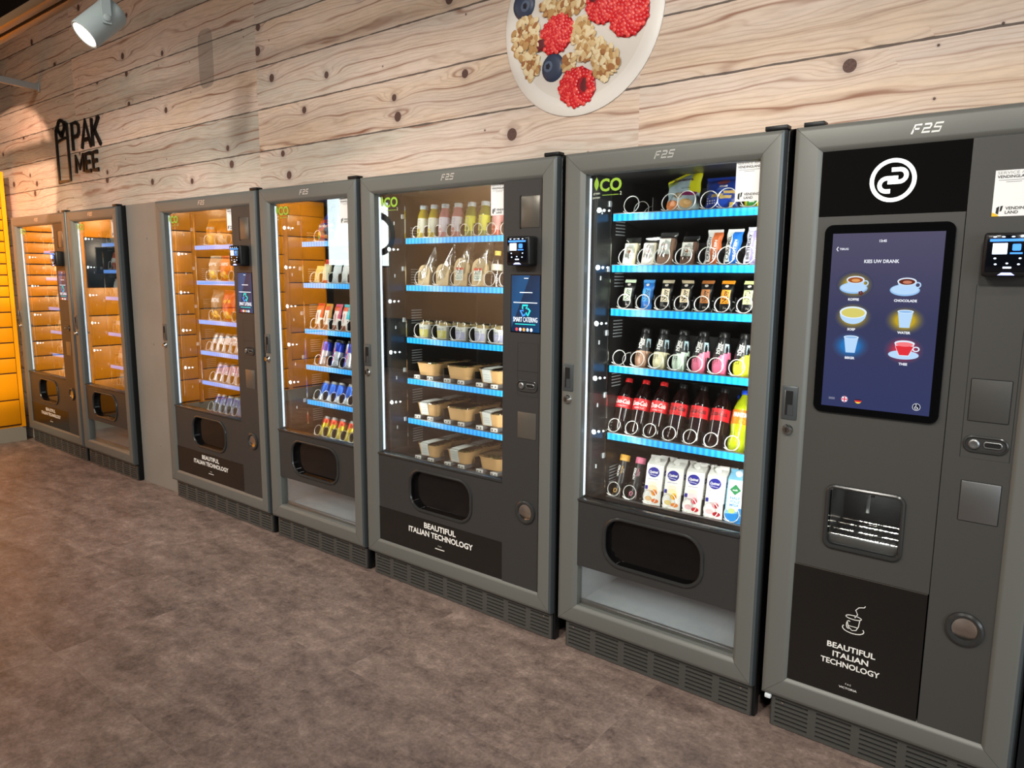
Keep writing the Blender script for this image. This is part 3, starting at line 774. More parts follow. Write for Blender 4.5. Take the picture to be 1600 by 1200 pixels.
    for a in range(5): d.poly(ell(U(.245) + .016 + .004 * math.cos(a * 1.26), V(.335) + .0035 * math.sin(a * 1.26), .003, .0026, 10), E('bean', (96, 44, 40)), P(.0008))
    mug(.71, .29, E('cocoa', (92, 40, 30)), spot=E('swirl', (190, 120, 96)))
    cx, cz = U(.245), V(.463)   # soup bowl
    d.poly([(cx - .035, cz + .006)] + ell(cx, cz + .004, .034, .028, 20, PI, 2 * PI) + [(cx + .035, cz + .006)], PALE, f3); d.poly(ell(cx, cz + .008, .035, .0165), CUPW, f4); d.poly(ell(cx, cz + .007, .0305, .0132), E('soup', (206, 196, 104)), P(.001))
    def beaker(u, v):
        cx, cz = U(u), V(v)
        d.poly([(cx - .012, cz - .022), (cx + .012, cz - .022), (cx + .0185, cz + .021), (cx - .0185, cz + .021)], PALE, f3); d.poly(ell(cx, cz + .021, .0195, .0048), CUPW, f4); d.poly(ell(cx, cz + .0205, .0165, .0032), PALE2, P(.001))
    beaker(.72, .475); beaker(.245, .632)
    cx, cz = U(.735), V(.64)    # tea
    d.poly(ell(cx - .001, cz - .015, .037, .012), PALE, f3)
    TR_ = E('tea', (216, 48, 58)); d.poly([(cx - .012, cz - .018), (cx + .012, cz - .018), (cx + .021, cz + .004), (cx + .024, cz + .017), (cx - .024, cz + .017), (cx - .021, cz + .004)], CUPW, f4)
    d.poly([(cx - .011, cz - .016), (cx + .011, cz - .016), (cx + .020, cz + .004), (cx + .0215, cz + .009), (cx - .0215, cz + .009), (cx - .020, cz + .004)], TR_, P(.001))
    d.poly(ell(cx, cz + .016, .0245, .008), CUPW, P(.0009)); d.poly(ell(cx, cz + .0135, .021, .006), E('tea2', (236, 120, 126)), P(.0008))
    d.ring2(ell(cx + .028, cz + .002, .009, .007, 18), ell(cx + .028, cz + .002, .0055, .0042, 18), CUPW, f4)
    for t_, u, v in (('KOFFIE', .24, .372), ('CHOCOLADE', .71, .372), ('SOEP', .24, .543), ('WATER', .72, .548), ('BEKER', .245, .708), ('THEE', .735, .722)):
        d.text(t_, U(u), V(v), .0062, WH, P(.0007), bold=.035)
    d.stroke([(U(.07), V(.953)), (U(.13), V(.953))], .006, E('pill', (110, 112, 134)), f)
    fx, fz, fr = U(.225), V(.952), .0088
    d.poly(ell(fx, fz, fr, fr, 24), E('ukblue', (40, 50, 130)), f)
    UW, UR = E('ukwhite', (240, 235, 240)), E('ukred', (214, 50, 84)); q = fr * .7
    for a in ((-q, -q, q, q), (-q, q, q, -q)): d.stroke([(fx + a[0], fz + a[1]), (fx + a[2], fz + a[3])], .0034, UW, f3)
    for a in ((-fr, 0, fr, 0), (0, -fr, 0, fr)): d.stroke([(fx + a[0], fz + a[1]), (fx + a[2], fz + a[3])], .0052, UW, f4); d.stroke([(fx + a[0], fz + a[1]), (fx + a[2], fz + a[3])], .003, UR, P(.001))
    fx = U(.355)
    d.poly(ell(fx, fz, fr, fr, 16, PI, 1.68 * PI + PI * .32) , E('deyellow', (246, 204, 70)), f)
    d.poly([(fx - fr, fz), (fx - fr * .87, fz - fr * .5), (fx + fr * .87, fz - fr * .5), (fx + fr, fz)], E('dered', (214, 40, 50)), f3)
    d.poly([(fx - fr, fz + .003), (fx - fr, fz), (fx + fr, fz), (fx + fr, fz + .003)], E('deblack', (40, 30, 50)), f3)
    fx = U(.885); fz = V(.955)
    d.ring2(ell(fx, fz, .0098, .0098, 28), ell(fx, fz, .0088, .0088, 28), WH, f); d.poly(ell(fx, fz, .0088, .0088, 28), E('acc', (30, 30, 52)), f1)
    d.stroke([(fx - .001, fz + .004), (fx - .001, fz - .001), (fx + .003, fz - .001), (fx + .004, fz - .005)], .0014, WH, f); d.stroke(ell(fx, fz - .002, .004, .004, 14, PI * .75, PI * 1.9), .0012, WH, f); d.poly(ell(fx - .001, fz + .006, .0013, .0013, 8), WH, f)
    d.build('display', ts)
    # lower slogan panel
    b = MB().box(ix0 - .003, .4325, .0105, .03, .183, .5575, STICKB); b.box(ix0 - .003, .4325, .010, .012, .5570, .5585, GREYPL); f = P(.0099)
    for i, t_ in enumerate(('BEAUTIFUL', 'ITALIAN', 'TECHNOLOGY')): b.text(t_, .2515, .336 - i * .0265, .0165, WHITE, f, w=(.132, .098, .162)[i], bold=.022)
    b.text('FAS', .2515, .226, .005, WHITE, f, space=1.6); b.text('VICTORIA', .2515, .213, .006, WHITE, f, w=.05, bold=.015)
    cx, cz = .252, .408
    b.stroke(ell(cx, cz + .028, .021, .006, 26), .0022, WHITE, f, True)
    b.stroke([(cx - .016, cz + .012), (cx - .012, cz - .004), (cx - .002, cz - .012), (cx + .009, cz - .009), (cx + .015, cz + .004), (cx + .017, cz + .024)], .0022, WHITE, f)
    b.stroke(ell(cx - .012, cz + .003, .006, .012, 16, PI * .3, PI * 1.6), .0022, WHITE, f); b.stroke([(cx - .012, cz + .0), (cx + .013, cz + .0)], .0018, WHITE, f)
    b.stroke(ell(cx + .001, cz - .008, .029, .013, 24, PI * .85, PI * 2.15), .0024, WHITE, f)
    b.stroke([(cx + .003, cz + .028), (cx + .010, cz + .040), (cx + .004, cz + .052), (cx + .012, cz + .062), (cx + .026, cz + .066), (cx + .029, cz + .071)], .0022, WHITE, f)
    b.build('slogan_panel', root)
    # right column
    b = MB().box(.4365, ix1 + .002, .010, .05, .183, iz1 + .002, CHAR6); f = P(.0096)
    b.stroke([(.474, 1.397), (.582, 1.397), (.582, .953), (.474, .953)], .0012, VOID, f, True)
    pc = b.build('payment_panel', root)
    for nm, z0_, z1_, mm in (('cover_plate', 1.051, 1.159, CHAR6), ('note_window', .785, .891, STEEL)):
        q = MB().box(.484, .571, .0075, .012, z0_, z1_, mm, .0012); q.stroke(rr(.483, .572, z0_ - .001, z1_ + .001, .002, 2), .0014, VOID, P(.0093), True); q.build(nm, pc)
    o = link('coin_slot', SLOT, pc, (.528, .0095, .991)); o = link('coin_return', RING, pc, (.5245, .0095, .489)); o.scale = (.98, 1, 1)
    o = link('card_reader', READER, pc, (.537, .010, 1.413)); o.scale = (.97, 1, 1)
    q = MB(); service_sheet(q, .490, .569, 1.564, 1.674, .0088); q.build('service_sticker', pc)
    kick_mesh(.03, W - .008).build('kick_plate', root)
    link('handle', HANDLE, root, (.034, 0, 1.045)); link('door_lock', LOCK, root, (.034, 0, .966))
    lg = MB(); fas_logo(lg, .334, 1.791, .066, -.0008); lg.build('logo', root)
coffee()

# ------------------------------------------------------------------ products
ORD = ['first', 'second', 'third', 'fourth', 'fifth', 'sixth', 'seventh', 'eighth']
def product(name, label, cat, parts, x, y, z, lean=0., rz=0., group=None):
    """parts: [(part name, mesh)]; the first entry alone makes a one-mesh thing"""
    if len(parts) == 1:
        o = link(name, parts[0][1]); tag(o, label, cat, group)
    else:
        o = thing(name, label, cat, group=group)
        for n, me in parts: link(n, me, o)
    o.location = (x, y, z); o.rotation_euler = (-lean, 0, rz)
    return o
def cyl(r, phi=0.): return lambda x, z: (r * math.sin(x / r + phi), -r * math.cos(x / r + phi), z)
def vtext(mb, t, cx, cz, h, m, fn, w=None, bold=0.): mb.text(t, cx, cz, h, m, fn, w=w, bold=bold, rot=PI / 2)
PROD = lambda n, c, rough=.3, **k: mat('pack_' + n, c, rough, **k)
PW = PROD('white', (238, 238, 234), .4); PK = PROD('black', (18, 18, 19), .3); INK = PROD('ink', (28, 28, 30), .5)

def lobed(a, z): return 1 - .13 * (max(0, .03 - z) / .03) * (.5 + .5 * math.cos(5 * a))
COLA = mat('cola_brown', (26, 10, 8), .06, coat=.6); RED = PROD('red', (206, 26, 36), .35)
def cola(kind):
    body = [(.010, .003), (.022, .0005), (.0285, .008), (.0325, .024), (.0328, .036), (.0312, .055), (.0318, .075), (.0328, .098), (.0328, .150), (.0318, .158), (.026, .178), (.0175, .196), (.0130, .206), (.0125, .2105)]
    b = MB().lathe(body, COLA, 30, ff=lobed).mesh('bottle_body')
    capc = {'red': (206, 32, 34), 'zero': (20, 20, 22)}[kind]
    cp = MB().lathe([(.0142, .2085), (.0148, .211), (.0148, .222), (.0135, .2245), (.0005, .2245)], PROD('cap_' + kind, capc, .4), 20).mesh('cap')
    lb = MB().lathe([(.0331, .103), (.0333, .104), (.0333, .146), (.0331, .147)], RED, 30, cap=False); f = cyl(.0336, .15)
    tc_ = PW if kind == 'red' else PK
    lb.text('Coca-Cola', 0, .129, .017, tc_, f, w=.066, bold=.025, shear=.35); lb.text('ORIGINAL TASTE' if kind == 'red' else 'ZERO SUGAR', 0, .111, .005, tc_, f, w=.04)
    f2 = cyl(.0336, -1.5); lb.poly(rr(-.008, .008, .108, .130, .001, 2), PW, f2)
    return [('bottle_body', b), ('cap', cp), ('paper_label', lb.mesh('paper_label'))]
def fanta():
    Y = mat('citrus_drink', (158, 172, 22), .08, coat=.6, emit=.0)
    body = [(.010, .003), (.022, .0005), (.029, .008), (.0335, .028), (.0335, .045), (.0285, .066), (.0285, .074), (.0328, .095), (.0328, .150), (.031, .162), (.024, .182), (.0165, .197), (.0130, .206), (.0125, .2105)]
    b = MB().lathe(body, Y, 30, ff=lobed).mesh('bottle_body')
    cp = MB().lathe([(.0142, .2085), (.0148, .211), (.0148, .222), (.0135, .2245), (.0005, .2245)], PROD('cap_blue', (18, 70, 205), .4), 20).mesh('cap')
    lb = MB().lathe([(.0331, .100), (.0333, .101), (.0333, .150), (.0331, .151)], PROD('orange', (236, 112, 10)), 30, cap=False)
    f = cyl(.0336, .12); lb.poly([(-.024, .124), (.026, .122), (.028, .130), (.022, .128), (-.022, .130)], PROD('fanta_blue', (20, 50, 160)), f)
    lb.text('FANTA', .001, .133, .014, PW, cyl(.0339, .12), w=.052, bold=.05); lb.poly(ell(.012, .110, .010, .007, 16), PROD('orange2', (250, 190, 40)), f)
    return [('bottle_body', b), ('cap', cp), ('paper_label', lb.mesh('paper_label'))]
def shake(col, num, slant, name):
    """milk drink: coloured lower half, black sleeve above, white lettering running up"""
    C_ = mat('shake_' + name, col, .28, coat=.4); n = 36
    prof = [(.010, .003), (.021, .0005), (.0275, .008), (.031, .022), (.0315, .045), (.0300, .065), (.0275, .090), (.0240, .112), (.0205, .128), (.0185, .1345)]
    def zc(a): return .062 + slant * math.sin(a - .1) * .020
    mb = MB(); vs = []; fs = []; ms = []
    P2 = []
    for k in range(len(prof) - 1):
        for q in range(4):
            t = q / 4; P2.append((prof[k][0] * (1 - t) + prof[k + 1][0] * t, prof[k][1] * (1 - t) + prof[k + 1][1] * t))
    P2.append(prof[-1])
    for (r, z) in P2:
        for i in range(n):
            a = 2 * PI * i / n; R = r * lobed(a, z); vs.append((R * math.sin(a), -R * math.cos(a), z))
    for k in range(len(P2) - 1):
        for i in range(n):
            j = (i + 1) % n; fs.append((k * n + i, k * n + j, (k + 1) * n + j, (k + 1) * n + i))
            ms.append(C_ if P2[k][1] < zc(2 * PI * (i + .5) / n) else PK)
    mb.add(vs, fs, ms)
    cp = MB().lathe([(.0180, .133), (.0192, .135), (.0192, .149), (.0175, .152), (.0005, .152)], PK, 22).mesh('cap')
    lb = MB()
    def fn(ph):
        def g(x, z):
            r = .0268 - (z - .09) * .105 + .0012
            return (r * math.sin(x / r + ph), -r * math.cos(x / r + ph), z)
        return g
    vtext(lb, "N'Joy", -.004, .094, .012, PW, fn(-.1), bold=.03); vtext(lb, 'DRINK', .010, .098, .0055, PW, fn(-.1), bold=.02)
    lb.stroke([(.0045, .072), (.0045, .118)], .0012, PW, fn(-.1))
    lb.poly(rr(-.0085, .0085, .080, .112, .001, 2), PROD('panel_blue', (176, 206, 216)), fn(.95)); 
    for q in range(3): lb.stroke([(-.006, .088 + q * .008), (.006, .088 + q * .008)], .0012, INK, lambda x, z: tuple(c * 1.01 if i_ < 2 else c for i_, c in enumerate(fn(.95)(x, z))))
    fl = cyl(.0318, -.15); lb.text(num, -.002, .050, .011, INK, fl, bold=.02); lb.text('PROTEIN', -.002, .0405, .0034, INK, fl)
    return [('bottle_body', mb.mesh('bottle_body')), ('cap', cp), ('lettering', lb.mesh('lettering'))]
def slim(acc, name):
    """slim black protein bottle with an accent colour"""
    A = PROD('accent_' + name, acc)
    b = MB().lathe([(.018, 0), (.0215, .003), (.0220, .02), (.0218, .045), (.0205, .09), (.0195, .140), (.0185, .150)], [STEEL, PK, PK, PK, PK, PK], 26)
    f = cyl(.0223, .0)
    def g(x, z): r = .0228 - .020 * z; return (r * math.sin(x / r), -r * math.cos(x / r), z)
    vtext(b, 'HIPRO', -.008, .105, .011, PW, g, bold=.04); b.poly([(-.014, .012), (.018, .016), (.018, .040), (.006, .046), (-.014, .034)], A, f)
    vtext(b, 'PROTEIN', .007, .112, .005, A, g, bold=.02); vtext(b, 'DRINK', .013, .108, .004, PW, g); b.poly(ell(-.004, .028, .008, .009, 16), PROD('fruit_' + name, tuple(min(255, int(c * .8) + 40) for c in acc)), cyl(.0226))
    c = MB().lathe([(.0195, .147), (.0198, .150), (.0198, .168), (.0185, .171), (.0005, .171)], A, 24).mesh('cap')
    return [('bottle_body', b.mesh('bottle_body')), ('cap', c)]
def carton(kind):
    w, d, h, H = .066, .066, .150, .186
    BG = PW if kind != 'milk' else PROD('milkblue', (128, 196, 232), .35)
    mb = MB(); a, c = w / 2, d / 2
    vs = [(-a, -c, 0), (a, -c, 0), (a, c, 0), (-a, c, 0), (-a, -c, h), (a, -c, h), (a, c, h), (-a, c, h), (-a, -.003, H - .012), (a, -.003, H - .012), (a, .003, H - .012), (-a, .003, H - .012), (-a, -.003, H), (a, -.003, H), (a, .003, H), (-a, .003, H)]
    mb.add(vs, [(0, 3, 2, 1), (0, 1, 5, 4), (1, 2, 6, 5), (2, 3, 7, 6), (3, 0, 4, 7), (4, 5, 9, 8), (6, 7, 11, 10), (5, 6, 10, 9), (7, 4, 8, 11), (8, 9, 13, 12), (9, 10, 14, 13), (10, 11, 15, 14), (11, 8, 12, 15), (12, 13, 14, 15)], BG)
    f = P(-c - .0006); fs = lambda x, z: (a + .0006, x, z)
    B = PROD('optiblue', (38, 42, 150)); 
    if kind != 'milk':
        for g, k in ((f, 1.), (fs, .62)):
            mb.poly(ell(-.004 if k == 1 else -.012, .122, .022 * k, .019 * k, 28), B, g)
            g2 = (lambda x, z: (x, -c - .0010, z)) if k == 1 else (lambda x, z: (a + .001, x, z))
            mb.text('Optimel', -.004 if k == 1 else -.012, .123, .0095 * k, PW, g2, w=.034 * k, bold=.03, shear=.25)
            mb.stroke([(-.018 * k - .004, .113), (.008 * k, .110)], .0015, PW, g2)
        mb.text('DRINKYOGHURT', -.004, .096, .0035, B, f)
        fr = {'peach': ((240, 160, 60), (226, 110, 40)), 'mango': ((244, 196, 60), (230, 130, 40)), 'straw': ((240, 150, 160), (206, 36, 52)), 'cherry': ((240, 170, 176), (190, 24, 44))}[kind]
        mb.poly(ell(-.003, .074, .017, .014, 20), PROD('cream', (244, 232, 214)), f); mb.poly(ell(-.003, .060, .020, .014, 20), PROD('tint_' + kind, tuple(int(q * .35 + 160) for q in fr[0])), P(-c - .0008))
        mb.poly(ell(.006, .047, .012, .012, 20), PROD('fr_' + kind, fr[0]), P(-c - .0010)); mb.poly(ell(.010, .045, .007, .008, 16), PROD('fr2_' + kind, fr[1]), P(-c - .0012)); mb.poly(ell(-.014, .022, .014, .009, 18), PROD('fr3_' + kind, tuple(int(q * .5 + 110) for q in fr[0])), f); mb.poly(ell(.012, .016, .014, .008, 18), PROD('fr2_' + kind, fr[1]), f)
        mb.poly(rr(-a + .002, -a + .012, .056, .070, .001, 2), B, P(-c - .0012))
        for i in range(5): mb.stroke([(-.022, .088 - i * .010), (.010 - .004 * (i % 2), .088 - i * .010)], .0022, PROD('txt_pale', (160, 158, 170)), fs)
        mb.poly(ell(.016, .060, .009, .009, 16), PROD('fr_' + kind, fr[0]), fs)
    else:
        D = PROD('milkdeep', (30, 130, 205)); G_ = PROD('diamond', (30, 120, 70))
        mb.poly([(-a, 0), (a, 0), (a, .020), (.01, .034), (-a, .028)], D, f); mb.poly(rr(-a + .004, a - .006, .040, .148, .008, 4), PROD('milkpale', (222, 238, 246)), P(-c - .0008))
        q = lambda x, z: (x, -c - .0011, z)
        mb.poly([(-.004, .096), (.016, .114), (-.004, .134), (-.024, .114)], G_, q); mb.text('melk', -.004, .114, .006, PW, P(-c - .0014), bold=.02)
        for i, t_ in enumerate(('HALF', 'VOLLE', 'MELK')): mb.text(t_, -.002, .086 - i * .0125, .009, D, q, w=.034, bold=.03)
        mb.poly(ell(.018, .042, .008, .011, 14), D, q); mb.poly(ell(-.010, .040, .012, .009, 14), PROD('meadow', (190, 206, 130)), q); mb.poly([(-.02, .02), (.02, .07), (.028, .11), (.024, .02)], D, fs)
    cp = MB().lathe([(.0115, 0), (.0115, .009), (.010, .0105), (.0005, .0105)], PW if kind != 'milk' else PROD('capwhite', (226, 236, 240)), 18)
    me = cp.mesh('cap')
    me.transform(Matrix.Translation((0, -.018, .168)) @ Matrix.Rotation(math.radians(48), 4, 'X'))
    return [('carton_body', mb.mesh('carton_body')), ('cap', me)]
def bag(w, h, d, cf, decal=None, seal=.011, nu=22, nv=30, seed=1, back=None, top=0.):
    rn = random.Random(seed); ph = [rn.uniform(0, 6) for _ in range(6)]
    def th(u, v):
        zc = min(1., max(0., (v * h - seal) / (h - 2 * seal)))
        t = max(0., 1 - abs(2 * u - 1) ** 2.6) ** .6 * math.sin(PI * zc) ** .5 if 0 < zc < 1 else 0.
        wr = 1 + .10 * math.sin(u * 19 + ph[0] + v * 5) * math.sin(v * 13 + ph[1]) + .06 * math.sin(u * 37 + ph[2]) * (1 - math.sin(PI * zc)) * 2
        return d / 2 * t * wr + .0006
    def px(u, v): return (u - .5) * w * (1 - .07 * math.sin(PI * v)) + .0015 * math.sin(v * 21 + ph[3])
    def pz(u, v): return v * h + (.0016 * (round(u * nu) % 2) if v > .99 else 0) + top * (u - .5) * v
    mb = MB(); vs = []; fs = []; ms = []
    for sgn in (-1, 1):
        o = len(vs)
        for j in range(nv + 1):
            for i in range(nu + 1):
                u, v = i / nu, j / nv; vs.append((px(u, v), sgn * th(u, v), pz(u, v)))
        for j in range(nv):
            for i in range(nu):
                q = (o + j * (nu + 1) + i, o + j * (nu + 1) + i + 1, o + (j + 1) * (nu + 1) + i + 1, o + (j + 1) * (nu + 1) + i)
                fs.append(q if sgn < 0 else q[::-1]); ms.append(cf((i + .5) / nu, (j + .5) / nv) if sgn < 0 or back is None else back)
    mb.add(vs, fs, ms)
    def f(x, z):
        v = min(1., max(0., z / h)); u = x / (w * (1 - .07 * math.sin(PI * v))) + .5
        v = min(1., max(0., z / (h + top * (u - .5))))
        return (x, -th(min(1, max(0, u)), v) - .0024, z)
    if decal: decal(mb, f)
    return mb.mesh('wrapper', 60)
def sub(pts, n=6):
    out = []
    for i in range(len(pts)):
        a, b_ = pts[i], pts[(i + 1) % len(pts)]
        out += [(a[0] + (b_[0] - a[0]) * k / n, a[1] + (b_[1] - a[1]) * k / n) for k in range(n)]
    return out
def gridpatch(mb, x0, x1, z0, z1, m, f, n=6, k=8, skew=0.):
    vs = [(x0 + (x1 - x0) * i / n + skew * (z0 + (z1 - z0) * j / k - z0), z0 + (z1 - z0) * j / k) for j in range(k + 1) for i in range(n + 1)]
    mb.add(vs, [(j * (n + 1) + i, j * (n + 1) + i + 1, (j + 1) * (n + 1) + i + 1, (j + 1) * (n + 1) + i) for j in range(k) for i in range(n)], m, f)
def off(f, e): return lambda x, z: (lambda p: (p[0], p[1] - e, p[2]))(f(x, z))

# --- cola machine: organic snack bags on the top shelf
M5 = 'of the cola machine'
def put(k, name, label, cat, parts, lx, shelf_z, lean, half, rz=0., grp=None, y=.226):
    yy = y + half * math.cos(lean); zz = shelf_z + .0135 - math.tan(lean) * (yy - .205) + half * math.sin(lean) * 0
    return product(name, label, cat, parts, XL[k] + lx, yy, zz, lean, rz, grp)
def b1():
    SKY, YG, DK = PROD('skygrey', (168, 190, 196)), PROD('limeyel', (204, 204, 30)), PROD('greenpale', (150, 170, 90))
    def cf(u, v): return YG if (u > .72 and v > .42) or v > .93 else (DK if v > .80 and u < .3 else SKY)
    def dec(mb, f):
        mb.text('Zonnatura', -.004, .117, .010, PROD('aubergine', (70, 26, 50)), f, w=.085, bold=.03)
        for i, (x, z, w_, c) in enumerate(((-.035, .030, .026, (206, 120, 60)), (.018, .034, .024, (214, 168, 110)), (-.01, .060, .016, (150, 130, 96)))):
            mb.add(*disc(x, z, w_, w_ * .62), PROD('cracker%d' % i, c), f); mb.add(*disc(x + .006, z + .003, w_ * .5, w_ * .3), PROD('crk%d' % i, tuple(min(255, q + 30) for q in c)), off(f, .0005))
        gridpatch(mb, -.005, .05, .060, .072, PROD('purple', (130, 40, 90)), f, skew=.4); mb.text('CRACKERS', .015, .086, .005, INK, f)
    return bag(.128, .140, .045, cf, dec, seed=3, top=.05)
def disc(cx, cz, rx, rz, n=18):
    vs = [(cx, cz)]; fs = []
    for k in (.5, 1.):
        vs += [(cx + rx * k * math.cos(2 * PI * i / n), cz + rz * k * math.sin(2 * PI * i / n)) for i in range(n)]
    for i in range(n):
        j = (i + 1) % n; fs += [(0, 1 + i, 1 + j), (1 + i, 1 + n + i, 1 + n + j, 1 + j)]
    return vs, fs
def b2():
    NV = PROD('navy', (26, 52, 140)); N2 = PROD('navy2', (34, 74, 180))
    def dec(mb, f):
        mb.add(*disc(.005, .100, .022, .010), PROD('seal', (120, 60, 70)), f); mb.text('SESAM', .008, .083, .007, PW, f, bold=.03); mb.text('CRACKERS', .008, .073, .006, PROD('ltblue', (120, 170, 230)), f)
        for x, z, r_ in ((-.01, .052, .5), (.02, .046, .2), (.035, .062, -.2)): gridpatch(mb, x - .022, x + .018, z - .005, z + .005, PROD('wafer', (196, 168, 104)), off(f, .0004), skew=r_)
        for i in range(9): mb.add(*disc(-.045 + (i % 4) * .009, .028 + (i // 4) * .008, .003, .002, 8), PROD('cube', (214, 208, 220)), f)
        gridpatch(mb, .030, .042, .012, .028, PROD('wafer2', (240, 210, 90)), f, skew=.3)
    return bag(.126, .118, .045, lambda u, v: N2 if (u - .5) ** 2 + (v - .4) ** 2 < .07 else NV, dec, seed=4)
def b3():
    def dec(mb, f):
        gridpatch(mb, -.045, -.01, .015, .045, PROD('leafg', (60, 130, 60)), f); mb.add(*disc(.02, .03, .02, .013), PROD('nut', (214, 150, 60)), f); mb.text('bio', -.028, .03, .010, PW, off(f, .0006), bold=.03)
    return bag(.120, .120, .040, lambda u, v: PROD('lemon', (222, 214, 50)), dec, seed=5)
L5 = LEAN[5]
put(5, 'snack_bag', 'pale blue and lime bag of organic crackers on the top shelf ' + M5, 'snack bag', [('w', b1())], .331, SH5[0], L5[0], .024)
put(5, 'snack_bag', 'dark blue bag of sesame crackers on the top shelf ' + M5, 'snack bag', [('w', b2())], .474, SH5[0], L5[0], .024)
put(5, 'snack_bag', 'yellow snack bag half hidden under the service sticker ' + M5, 'snack bag', [('w', b3())], .612, SH5[0], L5[0], .022)
# second shelf: wrapped cakes and protein bars
def cake(breadc, labc, seed, w=.062, h=.115):
    B = PROD('cake%d' % seed, breadc, .7)
    br = MB().box(-w / 2 + .004, w / 2 - .004, -.014, .014, .004, h - .022, B, .006, 3); f = P(-.0146)
    L = PROD('lab%d' % seed, labc, .5)
    br.box(-w / 2 + .006, w / 2 - .016, -.0146, -.0138, h * .10 if labc[0] > 200 and breadc[0] > 150 else h * .34, h - .026, L)
    br.text('CAKE', -.006, h * .62, .006, PROD('cakered', (190, 60, 50)), P(-.0152), w=w * .4); br.add(*disc(-.004, h * .50, .007, .006, 12), PROD('nutbrown', (160, 96, 50)), P(-.0151))
    for i in range(7): br.stroke([(-w / 2 + .012 + i * .003, h * .26 + .006), (-w / 2 + .012 + i * .003, h * .26 + .020)], .0012, INK, P(-.0152))
    fi = bag(w, h, .036, lambda u, v: FILM, seed=seed, nu=14, nv=16)
    return [('cake', br.mesh('cake')), ('film', fi)]
put(5, 'wrapped_cake', 'film-wrapped pale cake with white label, leftmost on the second shelf ' + M5, 'cake', cake((206, 198, 168), (226, 232, 222), 11), .132, SH5[1], L5[1], .018)
put(5, 'wrapped_cake', 'film-wrapped pale cake with white and red label, second shelf ' + M5, 'cake', cake((206, 200, 178), (232, 226, 220), 12), .210, SH5[1], L5[1], .018)
put(5, 'wrapped_cake', 'tall film-wrapped brown cake without coil before it, second shelf ' + M5, 'cake', cake((112, 84, 66), (214, 216, 210), 13, .066, .125), .282, SH5[1], L5[1], .018, y=.210)
put(5, 'wrapped_cake', 'film-wrapped dark brown cake behind the fourth coil, second shelf ' + M5, 'cake', cake((92, 62, 48), (210, 210, 204), 14), .362, SH5[1], L5[1], .018)
def bar(base, acc, seed, t1, w=.056, h=.135):
    A, B = PROD('barA%d' % seed, base), PROD('barB%d' % seed, acc)
    def dec(mb, f): 
        vtext(mb, t1, -w * .2, h * .5, w * .20, INK if sum(base) > 350 else PW, f, w=h * .62, bold=.02); vtext(mb, 'PROTEIN', w * .2, h * .45, w * .15, PW, f, w=h * .5, bold=.02)
        gridpatch(mb, -w * .3, -w * .05, h * .04, h * .14, PROD('barC%d' % seed, tuple(int(q * .5) for q in acc)), f)
    return [('wrapper', bag(w, h, .03, lambda u, v: B if u > .46 and .1 < v < .93 else A, dec, seed=seed, nu=16))]
put(5, 'protein_bar', 'white and rust brown protein bar on the second shelf ' + M5, 'snack bar', bar((214, 214, 214), (186, 96, 52), 21, 'CRUNCHY'), .450, SH5[1], L5[1], .016)
put(5, 'protein_bar', 'white and bright blue protein bar on the second shelf ' + M5, 'snack bar', bar((222, 228, 222), (34, 108, 200), 22, 'CARAMEL'), .520, SH5[1], L5[1], .016)
put(5, 'protein_bar', 'lilac and white protein bar, rightmost on the second shelf ' + M5, 'snack bar', bar((206, 206, 220), (150, 140, 190), 23, 'BIRTHDAY', h=.14), .590, SH5[1], L5[1], .016)
# third shelf: black bars with a coloured patch
def njbar(c, seed, all_=None, t="N'Joy"):
    C_ = PROD('nj%d' % seed, c); w, h = .046, .118
    def dec(mb, f):
        gridpatch(mb, -.0155, .0155, .036, .084, C_, f); g = off(f, .0007)
        vtext(mb, t, -.001, .060, .016, PK, g, w=.042, bold=.02); mb.stroke(sub([(.010, .040), (.010, .080)])[:6], .0014, PK, g)
        mb.add(*disc(0, .098, .007, .005, 12), PROD('paleprint', (206, 200, 190)), f); mb.text('25g', .002, .022, .006, PROD('paleprint', (206, 200, 190)), f)
    return [('wrapper', bag(w, h, .026, lambda u, v: (C_ if (v > .93) else (all_ or PK)), dec, seed=seed, nu=14, nv=22))]
for i, (c, nm, t_) in enumerate((((206, 226, 196), 'mint green', "N'Joy"), ((60, 150, 220), 'sky blue', "N'Joy"), ((220, 206, 176), 'cream', "N'Joy"), ((216, 198, 164), 'beige', "N'Joy"), ((176, 112, 58), 'caramel brown', "N'Joy"), ((236, 150, 36), 'bright orange', "N'Joy"), ((206, 220, 150), 'lime green', '112 TD'))):
    put(5, 'snack_bar', 'black snack bar with %s label patch, third shelf %s' % (nm, M5), 'snack bar', njbar(c, 30 + i, PROD('njb', (40, 110, 190)) if i == 1 else None, t_), X5[2][i], SH5[2], L5[2], .014, grp='black snack bars on the third shelf')
# fourth shelf: milk drinks
for i, (c, num, s_, nm) in enumerate((((168, 128, 104), '32', 0, 'cocoa brown'), ((206, 200, 164), '31', 0, 'cream yellow'), ((196, 216, 200), '32', .5, 'pale mint'), ((232, 120, 150), '31', 1, 'pink'), ((230, 112, 146), '31', 1, 'pink'), ((216, 222, 60), '22', 1, 'lemon yellow'))):
    pos = '' if i not in (3, 4) else (', left one of two' if i == 3 else ', right one of two')
    put(5, 'milk_drink_bottle', 'black-topped %s milk drink bottle%s, fourth shelf %s' % (nm, pos, M5), 'bottle', shake(c, num, s_, nm.replace(' ', '_') + str(i)), X5[3][i + 1], SH5[3], L5[3], .031, grp='milk drink bottles on the fourth shelf')
